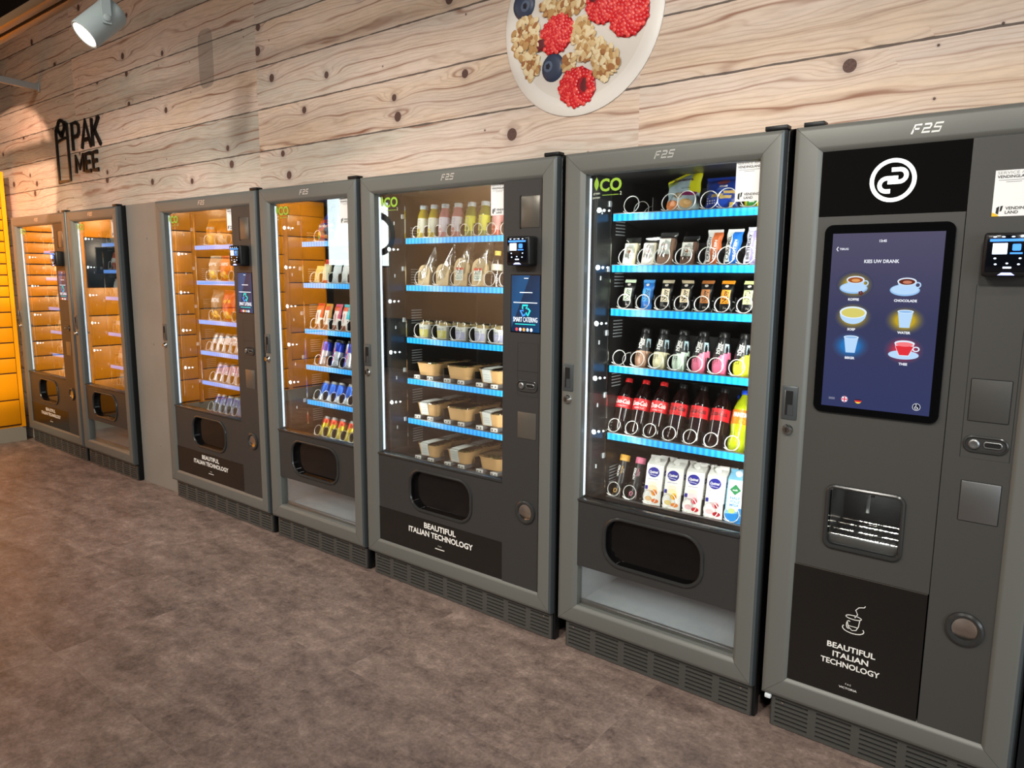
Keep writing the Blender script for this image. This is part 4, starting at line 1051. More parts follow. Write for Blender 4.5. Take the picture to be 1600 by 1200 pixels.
# fifth shelf: cola, two rows deep
CR, CZ, FA = cola('red'), cola('zero'), fanta()
for i, x in enumerate(X5[4]):
    for r_ in range(2):
        yy = .222 + r_ * .078
        if i < 3: lab = ('%s red-capped cola bottle from the left' % ORD[i], CR)
        elif i < 6: lab = ('%s black-capped cola bottle from the left' % ORD[i - 3], CZ)
        else: lab = ('yellow orange-soda bottle with blue cap', FA)
        if i == 6: lab2 = 'yellow soda bottle with blue cap'
        else: lab2 = lab[0]
        put(5, 'soda_bottle', lab2 + (', front row' if r_ == 0 else ', back row') + ', fifth shelf ' + M5, 'bottle', lab[1], x + r_ * .001, SH5[4], L5[4], .033, y=yy, rz=0 if r_ == 0 else .6, grp='soda bottles on the fifth shelf')
# bottom shelf
for i, (acc, nm) in enumerate((((236, 176, 70), 'amber'), ((224, 120, 150), 'pink'))):
    put(5, 'protein_drink_bottle', 'slim black protein drink bottle with %s accents, bottom shelf %s' % (nm, M5), 'bottle', slim(acc, nm), X5[5][i], SH5[5], L5[4], .022)
for i, (kd, nm) in enumerate((('peach', 'peach'), ('mango', 'mango'), ('straw', 'strawberry'), ('cherry', 'cherry'), ('milk', 'blue'))):
    pr = carton(kd)
    for r_ in range(2):
        lab = ('white drinking yoghurt carton with %s picture' % nm) if kd != 'milk' else 'blue and white milk carton with green diamond'
        put(5, 'drink_carton', '%s, %s row, bottom shelf %s' % (lab, 'front' if r_ == 0 else 'back', M5), 'carton', pr, X5[5][i + 2], SH5[5], L5[5], .033, y=.226 + r_ * .074, rz=.12 if r_ == 0 else .05, grp='drink cartons on the bottom shelf')

# --- sandwich machine
M4 = 'of the sandwich machine'
def juice(c, lc, nm):
    J = mat('juice_' + nm, c, .15, coat=.5); LB = PROD('jlab_' + nm, lc, .4)
    b = MB().lathe([(.020, 0), (.0245, .003), (.0255, .012), (.0255, .095), (.0245, .108), (.0195, .126), (.0165, .133), (.016, .137)], J, 24).mesh('bottle_body')
    cp = MB().lathe([(.0185, .135), (.019, .137), (.019, .151), (.0175, .1535), (.0005, .1535)], PROD('juicecap', (196, 218, 228), .4), 20).mesh('cap')
    l = MB().lathe([(.0259, .028), (.0260, .029), (.0260, .092), (.0259, .093)], LB, 24, cap=False); f = cyl(.0264)
    vtext(l, 'JUICE', 0, .066, .012, PROD('jgrey', (150, 150, 160)), f, bold=.01); l.add(*disc(0, .038, .010, .008, 12), J, f)
    return [('bottle_body', b), ('cap', cp), ('paper_label', l.mesh('paper_label'))]
JU = [juice((190, 170, 40), (226, 226, 206), 'gold'), juice((196, 130, 136), (214, 208, 222), 'rose'), juice((122, 136, 40), (206, 206, 60), 'green'), juice((190, 70, 60), (224, 150, 150), 'red')]
jl = [('gold', 0), ('gold', 0), ('pink', 1), ('pink', 1), ('green', 2), ('green', 2), ('red', 3), ('red', 3)]
for i, x in enumerate(X4[0][:7]):
    nm, q = jl[i]
    sd = '' if i == 6 else (', left of two' if i % 2 == 0 else ', right of two')
    put(4, 'juice_bottle', '%s juice bottle%s in front row, top shelf %s' % (nm, sd, M4), 'bottle', JU[q], x, SHW[0], LEAN[4][0], .026, grp='juice bottles on the top shelf')
    if i < 6: put(4, 'juice_bottle', '%s %s juice bottle behind the front row, top shelf %s' % ('left' if i % 2 == 0 else 'right', nm, M4), 'bottle', JU[q], x, SHW[0], LEAN[4][0], .026, y=.30, grp='juice bottles on the top shelf')
def sandwich(seed, h, label=False, w=.088):
    B = PROD('bread', (206, 184, 146), .8); rn = random.Random(seed)
    b = MB(); n = 10
    pts = [(-w / 2 + .008, .004), (w / 2 - .008, .004), (w / 2 - .004, h * .55)] + [(w * .42 * math.cos(a * PI / 8) , h * .55 + h * .22 * math.sin(a * PI / 8)) for a in range(1, 8)] + [(-w / 2 + .004, h * .5)]
    for y0, y1, m_ in ((-.026, -.010, B), (-.010, -.004, PROD('lettuce', (130, 150, 70), .6)), (-.004, .004, PROD('ham', (196, 150, 120), .6)), (.004, .024, B)):
        b.wall2(pts, y0, y1, m_); b.poly(pts, m_, P(y0)); b.poly(pts, m_, P(y1))
    if label:
        q = PROD('foodlabel', (228, 232, 226), .5); b.box(-.022, .020, -.034, -.0335, h * .16, h * .50, q)
        b.box(-.022, .020, -.0345, -.034, h * .44, h * .50, PROD('foodred', (206, 70, 60)))
        for k, t_ in enumerate(('FOOD', 'CLUB')): b.text(t_, -.001, h * (.38 - .13 * k), h * .09, PROD('foodteal', (60, 150, 150)), P(-.0349), w=.034, bold=.02)
    fi = bag(w + .006, h, .07, lambda u, v: FILM, seed=seed, nu=16, nv=18, top=.15)
    return [('bread', b.mesh('bread')), ('film', fi)]
for i, (x, h, lb_) in enumerate(((.158, .125, False), (.275, .130, False), (.385, .165, True), (.492, .160, True))):
    nm = ('leftmost plain', 'second plain', 'tall labelled', 'rightmost labelled')[i]
    put(4, 'wrapped_sandwich', '%s brown sandwich in clear film, second shelf %s' % (nm, M4), 'sandwich', sandwich(50 + i, h, lb_), x, SHW[1], LEAN[4][1], .034, rz=.05 * (i - 1), grp='wrapped sandwiches on the second shelf')
wb = [('bottle_body', MB().lathe([(.022, 0), (.026, .004), (.026, .05), (.0235, .06), (.026, .07), (.026, .10), (.018, .125), (.012, .137)], LID, 22, cap=False).mesh('bottle_body')),
      ('cap', MB().lathe([(.0135, .136), (.014, .138), (.014, .155), (.0005, .156)], PROD('capyellow', (226, 196, 90)), 18).mesh('cap')), ('paper_label', MB().lathe([(.0262, .072), (.0262, .098)], PROD('waterlab', (206, 206, 190)), 22, cap=False).mesh('paper_label'))]
put(4, 'water_bottle', 'clear small bottle with yellow cap beside the sandwiches, second shelf ' + M4, 'bottle', wb, .580, SHW[1], LEAN[4][1], .026)
def cup(c, seed, nm):
    b = MB().lathe([(.030, 0), (.0315, .001), (.037, .058), (.0385, .060), (.0385, .062)], PROD('cup_' + nm, (222, 222, 212), .4), 26); 
    def g(x, z): r = .0319 + (z - .001) * .0965 + .0006; return (r * math.sin(x / r), -r * math.cos(x / r), z)
    gridpatch(b, -.030, .034, .006, .040, PROD('cupc_' + nm, c), g, 14, 4); b.text('YOGHURT', 0, .046, .008, PROD('cupblue', (70, 100, 150)), g, w=.045, bold=.02); b.add(*disc(.004, .022, .014, .010), PROD('cupd_' + nm, tuple(min(255, int(q * .8) + 50) for q in c)), off(g, .0005))
    rn = random.Random(seed); gr = MB()
    gr.lathe([(.033, .060), (.033, .066), (.026, .074), (.0005, .077)], PROD('granola', (196, 168, 116), .9), 20)
    for k in range(40):
        a, r_ = rn.uniform(0, 2 * PI), rn.uniform(.004, .031); z = .078 - r_ * .35
        gr.lathe([(.0005, -.002), (.004, 0), (.0005, .003)], PROD('granola%d' % (k % 2), ((212, 186, 134), (176, 138, 84))[k % 2], .9), 6, (r_ * math.sin(a), -r_ * math.cos(a), z), cap=False)
    ld = MB().lathe([(.0392, .060), (.0392, .064), (.037, .066), (.034, .082), (.030, .085), (.0005, .085)], LID, 26, cap=False).mesh('lid')
    return [('cup_body', b.mesh('cup_body')), ('granola', gr.mesh('granola')), ('lid', ld)]
CU = [cup((206, 196, 110), 1, 'yellow'), cup((176, 176, 206), 2, 'lilac')]
for i, x in enumerate(X4[2][:5]):
    put(4, 'yoghurt_cup', '%s granola yoghurt cup from the left, %s print, third shelf %s' % (ORD[i], 'yellow' if i < 2 else 'lilac', M4), 'cup', CU[0 if i < 2 else 1], x, SHW[2], LEAN[4][2], .038, grp='granola yoghurt cups on the third shelf')
    if i < 4: put(4, 'yoghurt_cup', '%s granola yoghurt cup from the left, back row, third shelf %s' % (ORD[i], M4), 'cup', CU[0 if i < 2 else 1], x, SHW[2], LEAN[4][2], .038, y=.312, grp='granola yoghurt cups on the third shelf')
def bowl(sleeve, seed):
    K = PROD('kraft', (206, 164, 110), .65); b = MB(); n = 6
    o = [rr(-.056, .056, -.05, .05, .024, n), rr(-.058, .058, -.052, .052, .025, n), rr(-.066, .066, -.060, .060, .028, n), rr(-.0685, .0685, -.0625, .0625, .029, n)]
    for (a, za), (c, zb) in (((o[0], 0), (o[1], .003)), ((o[1], .003), (o[2], .054)), ((o[2], .054), (o[3], .055)), ((o[3], .055), (o[3], .058))):
        N_ = len(a); b.add([(x, y, za) for x, y in a] + [(x, y, zb) for x, y in c], [(i, (i + 1) % N_, N_ + (i + 1) % N_, N_ + i) for i in range(N_)], K)
    b.poly(o[0], K, lambda x, z: (x, z, 0.))
    fd = MB(); rn = random.Random(seed); S = PROD('salad', (126, 104, 60), .8)
    fd.poly(rr(-.063, .063, -.057, .057, .026, n), S, lambda x, z: (x, z, .047))
    for k in range(60):
        c = ((150, 150, 70), (190, 120, 60), (120, 60, 40), (214, 196, 150), (96, 120, 50))[k % 5]
        fd.lathe([(.0005, -.003), (rn.uniform(.005, .009), 0), (.0005, .004)], PROD('food%d' % (k % 5), c, .7), 7, (rn.uniform(-.054, .054), rn.uniform(-.048, .048), .049), cap=False)
    ld = MB(); a = rr(-.069, .069, -.063, .063, .029, n); c = rr(-.064, .064, -.058, .058, .027, n); N_ = len(a)
    ld.add([(x, y, .0585) for x, y in a] + [(x, y, .0625) for x, y in a] + [(x, y, .0650) for x, y in c], [(r_ * N_ + i, r_ * N_ + (i + 1) % N_, (r_ + 1) * N_ + (i + 1) % N_, (r_ + 1) * N_ + i) for r_ in (0, 1) for i in range(N_)], LID)
    ld.poly(c, LID, lambda x, z: (x, z, .065))
    out = [('bowl_body', b.mesh('bowl_body')), ('salad', fd.mesh('salad')), ('lid', ld.mesh('lid'))]
    if sleeve:
        s = MB(); W_ = PROD('sleeve', (222, 226, 222), .5); x0, x1 = -.036, .014
        s.add([(x0, -.0535, .004), (x1, -.0535, .004), (x1, -.0635, .054), (x0, -.0635, .054), (x1, -.066, .060), (x0, -.066, .060), (x1, -.050, .0662), (x0, -.050, .0662), (x1, .05, .0662), (x0, .05, .0662)], [(0, 1, 2, 3), (3, 2, 4, 5), (5, 4, 6, 7), (7, 6, 8, 9)], W_)
        for k in range(3): s.stroke([(x0 + .006, .018 + k * .010), (x1 - .010, .018 + k * .010)], .0014, PROD('sleevetxt', (150, 156, 160)), lambda x, z: (x, -.0535 - (z - .004) * .2 - .0008, z))
        out.append(('paper_sleeve', s.mesh('paper_sleeve')))
    return out
BW = [bowl(False, 3), bowl(True, 4)]
for s_, pat in ((3, (0, 0, 1)), (4, (1, 0, 1)), (5, (1, 1, 0))):
    for i, x in enumerate((.185, .378, .572)):
        for r_ in range(2):
            put(4, 'salad_bowl', '%s salad bowl from the left%s, %s shelf %s' % (ORD[i], ' with white paper sleeve' if pat[i] and not r_ else '', ('fourth', 'fifth', 'bottom')[s_ - 3] + (' (back row)' if r_ else ''), M4), 'salad bowl', BW[pat[i]], x, SHW[s_] + .0175, 0., .0625, y=.212 + r_ * .14, grp='salad bowls on the lower shelves')

# --- can machine
M3 = 'of the can machine'
def can(h, r, f_top, cA, cB, nm, text_=None, tc_=None):
    A, B = PROD('canA_' + nm, cA, .25, metal=.5), PROD('canB_' + nm, cB, .25, metal=.5)
    n = 28; mb = MB(); vs = []; fs = []; ms = []
    prof = [(r * .72, .003), (r * .80, 0), (r * .86, .002), (r, .008)] + [(r, .008 + (h - .022) * k / 8) for k in range(1, 9)] + [(r * .88, h - .004), (r * .9, h - .002), (r * .88, h), (r * .82, h - .003), (.0005, h - .003)]
    for (q, z) in prof:
        for i in range(n): a = 2 * PI * i / n; vs.append((q * math.sin(a), -q * math.cos(a), z))
    for k in range(len(prof) - 1):
        for i in range(n):
            j = (i + 1) % n; fs.append((k * n + i, k * n + j, (k + 1) * n + j, (k + 1) * n + i))
            ms.append((A if f_top(2 * PI * (i + .5) / n, prof[k][1] / h) else B) if 2 < k < 11 else STEEL)
    mb.add(vs, fs, ms); mb.add([vs[i] for i in range(n)], [tuple(range(n))], STEEL)
    if text_: vtext(mb, text_, .004, h * .5, r * .5, tc_ or PW, cyl(r * 1.012, -.2), w=h * .5, bold=.03)
    return [('can', mb.mesh('can'))]
EN = can(.150, .030, lambda a, z: (math.sin(a) > 0) == (z > .5), (42, 66, 190), (206, 210, 220), 'energy', 'Red Bull', PROD('bullred', (206, 40, 80)))
BC = can(.118, .0265, lambda a, z: z > .22 + .1 * math.sin(a * 2), (20, 96, 206), (206, 216, 226), 'blue')
YC = can(.118, .0265, lambda a, z: z > .55 + .14 * math.sin(a), (226, 70, 40), (232, 210, 40), 'yellow')
def hari():
    def dec(mb, f):
        mb.text('HARIBO', 0, .108, .017, PROD('harired', (206, 60, 60)), f, w=.088, bold=.06); mb.text('Starmix', .002, .085, .014, PW, f, w=.072, bold=.04)
        for x, z, c in ((-.02, .045, (230, 190, 60)), (.015, .05, (60, 30, 34)), (.0, .03, (214, 50, 50)), (.03, .03, (230, 140, 60)), (-.03, .03, (120, 180, 80))): mb.add(*disc(x, z, .013, .010), PROD('candy_%d_%d' % (c[0], c[1]), c), f)
    HB = PROD('hariblue', (36, 66, 160)); HR = PROD('harired', (206, 60, 60)); HC = PROD('harigrey', (70, 80, 110))
    return bag(.108, .150, .05, lambda u, v: HB if v > .5 or v < .14 else (HR if v > .44 else HC), dec, seed=60, top=.1)
put(3, 'candy_bag', 'blue and red bag of candy on the top shelf ' + M3, 'snack bag', [('w', hari())], .20, SHW[0], LEAN[3][0], .026)
put(3, 'candy_bag', 'pale blue candy bag at the right on the top shelf ' + M3, 'snack bag', [('w', bag(.108, .145, .05, lambda u, v: PROD('candypale', (160, 200, 220)) if v > .4 else PROD('candywhite', (226, 232, 232)), None, seed=61))], .345, SHW[0], LEAN[3][0], .026)
for i, (x, c1, c2, nm) in enumerate(((.14, (226, 210, 130), (206, 190, 120), 'cream yellow'), (.205, (206, 70, 50), (220, 214, 180), 'cream and red'), (.29, (196, 214, 226), (220, 230, 236), 'pale blue'), (.365, (176, 200, 214), (226, 232, 232), 'grey blue'))):
    put(3, 'snack_bar', '%s snack pack on the second shelf %s' % (nm, M3), 'snack bar', [('w', bag(.058, (.10, .135, .13, .13)[i], .034, lambda u, v, a=PROD('s3a%d' % i, c1), b_=PROD('s3b%d' % i, c2): a if v < .18 or v > .8 else b_, None, seed=70 + i))], x, SHW[1], LEAN[3][1], .018)
for i, x in enumerate(X3[2][:4]):
    def dec(mb, f): vtext(mb, 'bueno' if i < 2 else 'choco', 0, .07, .014, PROD('chocbrown', (90, 40, 30)) if i < 2 else PROD('chocred', (200, 50, 60)), f, bold=.03); gridpatch(mb, -.02, .02, .008, .032, PROD('chocbar', (150, 84, 50)), f); gridpatch(mb, -.024, .02, .108, .130, PROD('chocred2', (222, 90, 50)), f)
    A, B = PROD('choc_white', (236, 228, 222)), PROD('choc_b%d' % i, ((206, 60, 50), (214, 150, 60), (216, 90, 120), (60, 190, 206))[i])
    put(3, 'chocolate_bar', '%s white chocolate bar with %s edge, third shelf %s' % (ORD[i], ('red', 'amber', 'pink', 'turquoise')[i], M3), 'snack bar', [('w', bag(.056, .145, .03, lambda u, v: B if (u > .8 and v > .45) or (v > .9) else A, dec, seed=80 + i, nu=16))], x, SHW[2], LEAN[3][2], .016, grp='chocolate bars on the third shelf')
for s_, xs, pr, nm, cnt in ((3, X3[3], EN, 'blue and silver can', 3), (4, X3[4], BC, 'blue can', 5), (5, X3[5], YC, 'red and yellow can', 5)):
    for i, x in enumerate(xs[:cnt]):
        put(3, 'drink_can', '%s %s from the left, %s shelf %s' % (ORD[i], nm, ('fourth', 'fifth', 'bottom')[s_ - 3], M3), 'can', pr, x, SHW[s_], LEAN[3][s_], .028, rz=.1 * ((i * 7) % 3 - 1), grp=nm + 's')
        if s_ != 5: put(3, 'drink_can', '%s back-row %s from the left, %s shelf %s' % (ORD[i], nm, ('fourth', 'fifth', 'bottom')[s_ - 3], M3), 'can', pr, x, SHW[s_], LEAN[3][s_], .028, y=.30, grp=nm + 's')

# --- crisps machine
M2 = 'of the crisps machine'
def crisps(c1, c2, t_, tcol, seed, w=.125, h=.165, chip=(240, 190, 60)):
    A, B = PROD('cr1_%d' % seed, c1), PROD('cr2_%d' % seed, c2)
    def dec(mb, f):
        if t_: mb.text(t_, 0, h * .66, h * .12, tcol, off(f, .0004), w=w * .72, bold=.04)
        for k, (x, z) in enumerate(((-.025, .04), (.015, .05), (.03, .03), (0, .025))): mb.add(*disc(x, z, .018, .012, 12), PROD('chip_%d_%d' % (seed, k % 2), tuple(max(0, min(255, q + (k % 2) * 30 - 15)) for q in chip)), f)
    return [('w', bag(w, h, .06, lambda u, v: B if v < .42 or v > .93 else A, dec, seed=seed))]
BLK = PROD('bagblack', (26, 22, 22))
put(2, 'crisps_bag', 'orange tortilla crisps bag at the left on the top shelf ' + M2, 'snack bag', crisps((232, 140, 30), (236, 170, 60), 'Doritos', PW, 90), .19, SHW[0], LEAN[2][0], .03)
put(2, 'crisps_bag', 'plain orange crisps bag below the service sticker, top shelf ' + M2, 'snack bag', crisps((232, 130, 30), (226, 150, 60), '', PW, 91, chip=(226, 210, 180)), .315, SHW[0], LEAN[2][0], .03)
put(2, 'crisps_bag', 'silver and brown crisps bag on the second shelf ' + M2, 'snack bag', crisps((180, 150, 120), (200, 190, 170), 'CHIPS', PW, 92, h=.155), .195, SHW[1], LEAN[2][1], .03)
put(2, 'crisps_bag', 'red and orange crisps bag on the second shelf ' + M2, 'snack bag', crisps((230, 110, 40), (216, 60, 40), 'CHIPS', PW, 93, h=.155), .325, SHW[1], LEAN[2][1], .03)
put(2, 'crisps_bag', 'grey brown crisps bag on the third shelf ' + M2, 'snack bag', crisps((140, 120, 100), (96, 84, 70), 'SENSATIONS', PW, 94, h=.19), .20, SHW[2], LEAN[2][2], .03)
put(2, 'crisps_bag', 'bright red crisps bag with yellow chips on the third shelf ' + M2, 'snack bag', crisps((216, 50, 36), (224, 70, 40), "Lay's", PROD('layyellow', (246, 206, 70)), 95, h=.19), .33, SHW[2], LEAN[2][2], .03)
SV = can(.125, .030, lambda a, z: z > .5 + .2 * math.sin(a), (176, 178, 188), (206, 206, 214), 'silver')
PU = can(.130, .030, lambda a, z: z > .35 + .2 * math.sin(a), (176, 160, 196), (224, 222, 232), 'lilac')
DB = can(.120, .028, lambda a, z: z > .5 + .2 * math.sin(a * 2), (70, 70, 150), (150, 156, 196), 'indigo')
for s_, pr, nm in ((3, SV, 'silver drink can'), (4, PU, 'lilac drink can'), (5, DB, 'indigo drink can')):
    for i, x in enumerate(X2[s_][:5]):
        put(2, 'drink_can', '%s leaning %s from the left, %s shelf %s' % (ORD[i], nm, ('fourth', 'fifth', 'bottom')[s_ - 3], M2), 'can', pr, x, SHW[s_], LEAN[2][s_], .029, rz=.15 * ((i * 5) % 3 - 1), grp=nm + 's')
# --- far machines: what shows at the right edge of their panes
for k, mm, zs in ((0, 'of the machine beside the lockers', SHW), (1, 'of machine left of grey panel', [1.60, 1.41, 1.217, .955, .713, .56])):
    for s_ in range(6):
        for i in range(2):
            c = ((226, 214, 190), (200, 90, 60), (230, 226, 220), (220, 170, 60), (206, 160, 170), (120, 170, 200))[(s_ + i * 2) % 6]; nm = ('cream', 'rust red', 'white', 'amber', 'pink', 'sky blue')[(s_ + i * 2) % 6]
            x = (X0, X1)[k][s_][i]
            put(k, 'snack_bag', 'small %s snack bag on the %s shelf %s' % (nm, ('top', 'second', 'third', 'fourth', 'fifth', 'bottom')[s_], mm), 'snack bag', [('w', bag(.075, .13, .04, lambda u, v, a=PROD('far_' + nm.replace(' ', '_'), c), b_=PW: b_ if .45 < v < .7 else a, None, seed=100 + s_ * 2 + i + k * 20, nu=10, nv=12))], x, zs[s_], LEAN[k][s_], .021)

# ------------------------------------------------------------------ parcel lockers along the left wall
YL = mat('locker_yellow', (247, 160, 8), .33); YLD = mat('locker_gap', (50, 20, 4), .7); PL = mat('locker_plinth', (150, 144, 132), .5)
DOORS = [[.14, .351, .574, .699, .826, .952, 1.075, 1.198, 1.288, 1.376, 1.465, 1.554, 1.642, 1.73, 1.814, 1.905, 2.03],
         [.14, .45, .75, 1.02, 1.27, -1, 1.70, 1.90, 2.03], [.14, .36, .58, .80, 1.0, 1.2, 1.4, 1.6, 1.8, 2.03], [.14, .45, .75, 1.05, 1.3, 1.55, 1.8, 2.03], [.14, .36, .58, .80, 1.0, 1.2, 1.4, 1.6, 1.8, 2.03], [.14, .45, .75, 1.05, 1.3, 1.55, 1.8, 2.03]]
yb = -.004
WD = [.46, .50, .52, .52, .52, .52]
NMX = ['against the plank wall', 'with dark blue screen section', 'second beyond the screen section', 'third beyond the screen section', 'fourth beyond the screen section', 'last before the bright sign']
for k, dz in enumerate(DOORS):
    y1 = yb; y0 = yb - WD[k]; yb = y0 - .001
    root = thing('parcel_locker', 'yellow parcel locker column of wide doors, %s' % NMX[k], 'parcel locker', (-6.955, (y0 + y1) / 2, 0), 'yellow parcel lockers on the left wall')
    q = (y1 - y0) / 2
    b = MB().box(-.55, -.014, -q, q, .12, 2.19, YL); b.box(-.014, -.006, -q + .02, q - .03, .135, 2.04, YLD); b.box(-.014, 0, -q, -q + .012, .12, 2.19, YL); b.box(-.014, 0, q - .03, q, .12, 2.19, YL); b.box(-.014, 0, -q + .012, q - .03, 2.03, 2.19, YL)
    b.build('body', root); MB().box(-.53, -.012, -q, q, 0, .12, PL).build('plinth', root)
    zs = [z for z in dz if z > 0]
    for a, c in zip(zs[:-1], zs[1:]):
        if k == 1 and abs(a - 1.27) < .01:
            t = MB().box(-.014, .001, -q + .016, q - .034, a + .003, c - .003, mat('terminal_blue', (22, 34, 46), .3), .002); t.box(.001, .003, -q + .1, q - .12, a + .12, c - .08, mat('terminal_screen', (24, 32, 40), .15)); t.build('terminal', root)
        else: MB().box(-.012, 0, -q + .016, q - .034, a + .005, c - .005, YL, .002).build('door', root)
sg = thing('light_box_sign', 'bright white light box sign with dark round mark past the lockers', 'sign', (-6.93, -3.53, 0))
b = MB().box(-.1, 0, -.47, .47, 1.48, 2.28, mat('sign_case', (40, 42, 46), .4), .01); b.box(-.0, .006, -.45, .45, 1.50, 2.26, mat('sign_white', (225, 245, 250), emit=3.)); b.build('case', sg)
MB().ring2([(y, z) for y, z in ell(-.3, 1.88, .26, .26, 40)], [(y, z) for y, z in ell(-.3, 1.88, .18, .18, 40)], PK, lambda y, z: (.008, y, z)).build('mark', sg)
MB().box(-.06, -.03, -.05, .05, 0, 1.49, BLACK).build('post', sg)

# ------------------------------------------------------------------ wall sign, bowl picture, bar, track light
SGM = mat('sign_black', (16, 16, 17), .35)
sign = thing('wall_sign', 'black raised PAK MEE lettering sign with parcel icon on the plank wall', 'sign', (-5.6, WALL_Y, 2.04))
def raised(mb, pts2, faces, y0, y1):
    mb.add([(x, y1, z) for x, z in pts2], faces, SGM)
    mb.add([(x, y0, z) for x, z in pts2], faces, SGM)
    from collections import Counter
    cnt = Counter()
    for f in faces:
        for i in range(len(f)): cnt[tuple(sorted((f[i], f[(i + 1) % len(f)])))] += 1
    for (a, b_), n in cnt.items():
        if n == 1: mb.add([(pts2[a][0], y0, pts2[a][1]), (pts2[b_][0], y0, pts2[b_][1]), (pts2[b_][0], y1, pts2[b_][1]), (pts2[a][0], y1, pts2[a][1])], [(0, 1, 2, 3)], SGM)
def raised_text(mb, t, x0, x1, z0, z1, bold):
    v, f = text2d(t, bold); xs = [p[0] for p in v]; zs = [p[1] for p in v]; a, b_ = min(xs), max(xs); c, d = min(zs), max(zs)
    raised(mb, [(x0 + (x - a) / (b_ - a) * (x1 - x0), z0 + (z - c) / (d - c) * (z1 - z0)) for x, z in v], f, -.001, -.014)
def raised_stroke(mb, pts, w, closed=False):
    t = MB().stroke(pts, w, SGM, lambda x, z: (x, z, 0), closed); raised(mb, [(p[0], p[1]) for p in t.v], t.f, -.001, -.012)
lt = MB(); SW = .026
def glyph(ch, x0, x1, z0, z1):
    X = lambda u: x0 + (x1 - x0) * u
    Z = lambda v: z0 + (z1 - z0) * v
    S = {'P': [[(0, 0), (0, 1), (.7, 1), (.95, .88), (.95, .62), (.7, .5), (0, .5)]], 'A': [[(0, 0), (.5, 1), (1, 0)], [(.18, .3), (.82, .3)]], 'K': [[(0, 0), (0, 1)], [(.95, 1), (.05, .42)], [(.3, .56), (1, 0)]],
         'M': [[(0, 0), (.06, 1), (.5, .25), (.94, 1), (1, 0)]], 'E': [[(1, 1), (0, 1), (0, 0), (1, 0)], [(0, .52), (.85, .52)]]}[ch]
    for q in S: raised_stroke(lt, [(X(u), Z(v)) for u, v in q], SW)
for ch, xa, xb in (('P', -.12, -.005), ('A', .025, .17), ('K', .20, .32)): glyph(ch, xa, xb, .205, .385)
for ch, xa, xb in (('M', -.10, .03), ('E', .065, .145), ('E', .18, .26)): glyph(ch, xa, xb, .05, .165)
lt.build('lettering', sign)
ic = MB(); raised_stroke(ic, [(-.40, .01), (-.205, .01), (-.205, .40), (-.235, .41)], .022); raised_stroke(ic, [(-.40, -.001), (-.40, .37), (-.37, .395)], .022)
raised_stroke(ic, ell(-.305, .385, .055, .045, 20), .022, True); raised_stroke(ic, ell(-.305, .36, .028, .04, 12, PI, 2 * PI), .018); raised_stroke(ic, [(-.385, .29), (-.24, .305)], .016)
ic.build('parcel_icon', sign)

bp = thing('bowl_picture', 'round wall picture of a white bowl of muesli with raspberries and blueberries', 'picture', (-1.497, WALL_Y, 2.29))
PLW = mat('plate_print', (222, 216, 208), .4); MILK = mat('milk_print', (214, 206, 196), .5)
mb = MB().lathe([(.325, -.0005), (.325, -.004), (.322, -.006), (.285, -.006), (.270, -.0035), (.0005, -.0035)], [PLW, PLW, PLW, PLW, MILK], 72, (0, 0, 0), 'y', cap=False); mb.build('plate', bp)
def blob(mb, cx, cz, rx, rz, m, y, t=.004, n=12, rot=0.):
    vs = []; fs = []; c, s = math.cos(rot), math.sin(rot)
    rings = ((1., 0), (.92, .45), (.7, .75), (.4, .95))
    for k, h in rings:
        for i in range(n):
            a = 2 * PI * i / n; u, v = rx * k * math.cos(a), rz * k * math.sin(a); vs.append((cx + u * c - v * s, y - t * h, cz + u * s + v * c))
    vs.append((cx, y - t, cz))
    for r_ in range(len(rings) - 1):
        for i in range(n): j = (i + 1) % n; fs.append((r_ * n + i, r_ * n + j, (r_ + 1) * n + j, (r_ + 1) * n + i))
    for i in range(n): fs.append(((len(rings) - 1) * n + i, (len(rings) - 1) * n + (i + 1) % n, len(vs) - 1))
    mb.add(vs, fs, m)
RB1, RB2, RB3 = mat('rasp_red', (206, 34, 40), .3), mat('rasp_deep', (160, 20, 32), .35), mat('rasp_light', (226, 76, 70), .3)
def raspberry(cx, cz, rx, rz, rot, hole=None, seed=1):
    rn = random.Random(seed); mb = MB(); blob(mb, cx, cz, rx * .97, rz * .97, RB2, -.004, .008, 24, rot)
    n = 95; c, s = math.cos(rot), math.sin(rot)
    for i in range(n):
        q = math.sqrt((i + .5) / n); a = i * 2.39996
        u, v = rx * q * math.cos(a) * .93, rz * q * math.sin(a) * .93
        if hole and ((u - hole[0]) / hole[2]) ** 2 + ((v - hole[1]) / hole[3]) ** 2 < 1: continue
        k = .0115 * (1.05 - .35 * q)
        blob(mb, cx + u * c - v * s, cz + u * s + v * c, k, k * 1.1, (RB1, RB1, RB3)[i % 3], -.008 - .006 * (1 - q * q), .004, 8)
    if hole:
        blob(mb, cx + hole[0] * c - hole[1] * s, cz + hole[0] * s + hole[1] * c, hole[2] * .9, hole[3] * .9, mat('rasp_hole', (96, 12, 22), .5), -.010, .002, 16, rot)
    mb.build('raspberry', bp)
DX, DZ = 1.497, -2.29
raspberry(-1.590 + DX, 2.250 + DZ, .078, .066, .4, (-.074, .004, .026, .022), 1); raspberry(-1.500 + DX, 2.060 + DZ, .080, .070, -.2, (.026, .006, .022, .030), 2)
raspberry(-1.300 + DX, 2.262 + DZ, .078, .076, .3, None, 3); raspberry(-1.400 + DX, 2.318 + DZ, .070, .072, 0, (-.03, .03, .03, .03), 4); raspberry(-1.62 + DX, 2.46 + DZ, .07, .066, .8, None, 5); raspberry(-1.33 + DX, 2.50 + DZ, .07, .07, .2, None, 6)
BB, BB2 = mat('blueberry', (52, 62, 84), .4), mat('blueberry_dark', (22, 26, 40), .4)
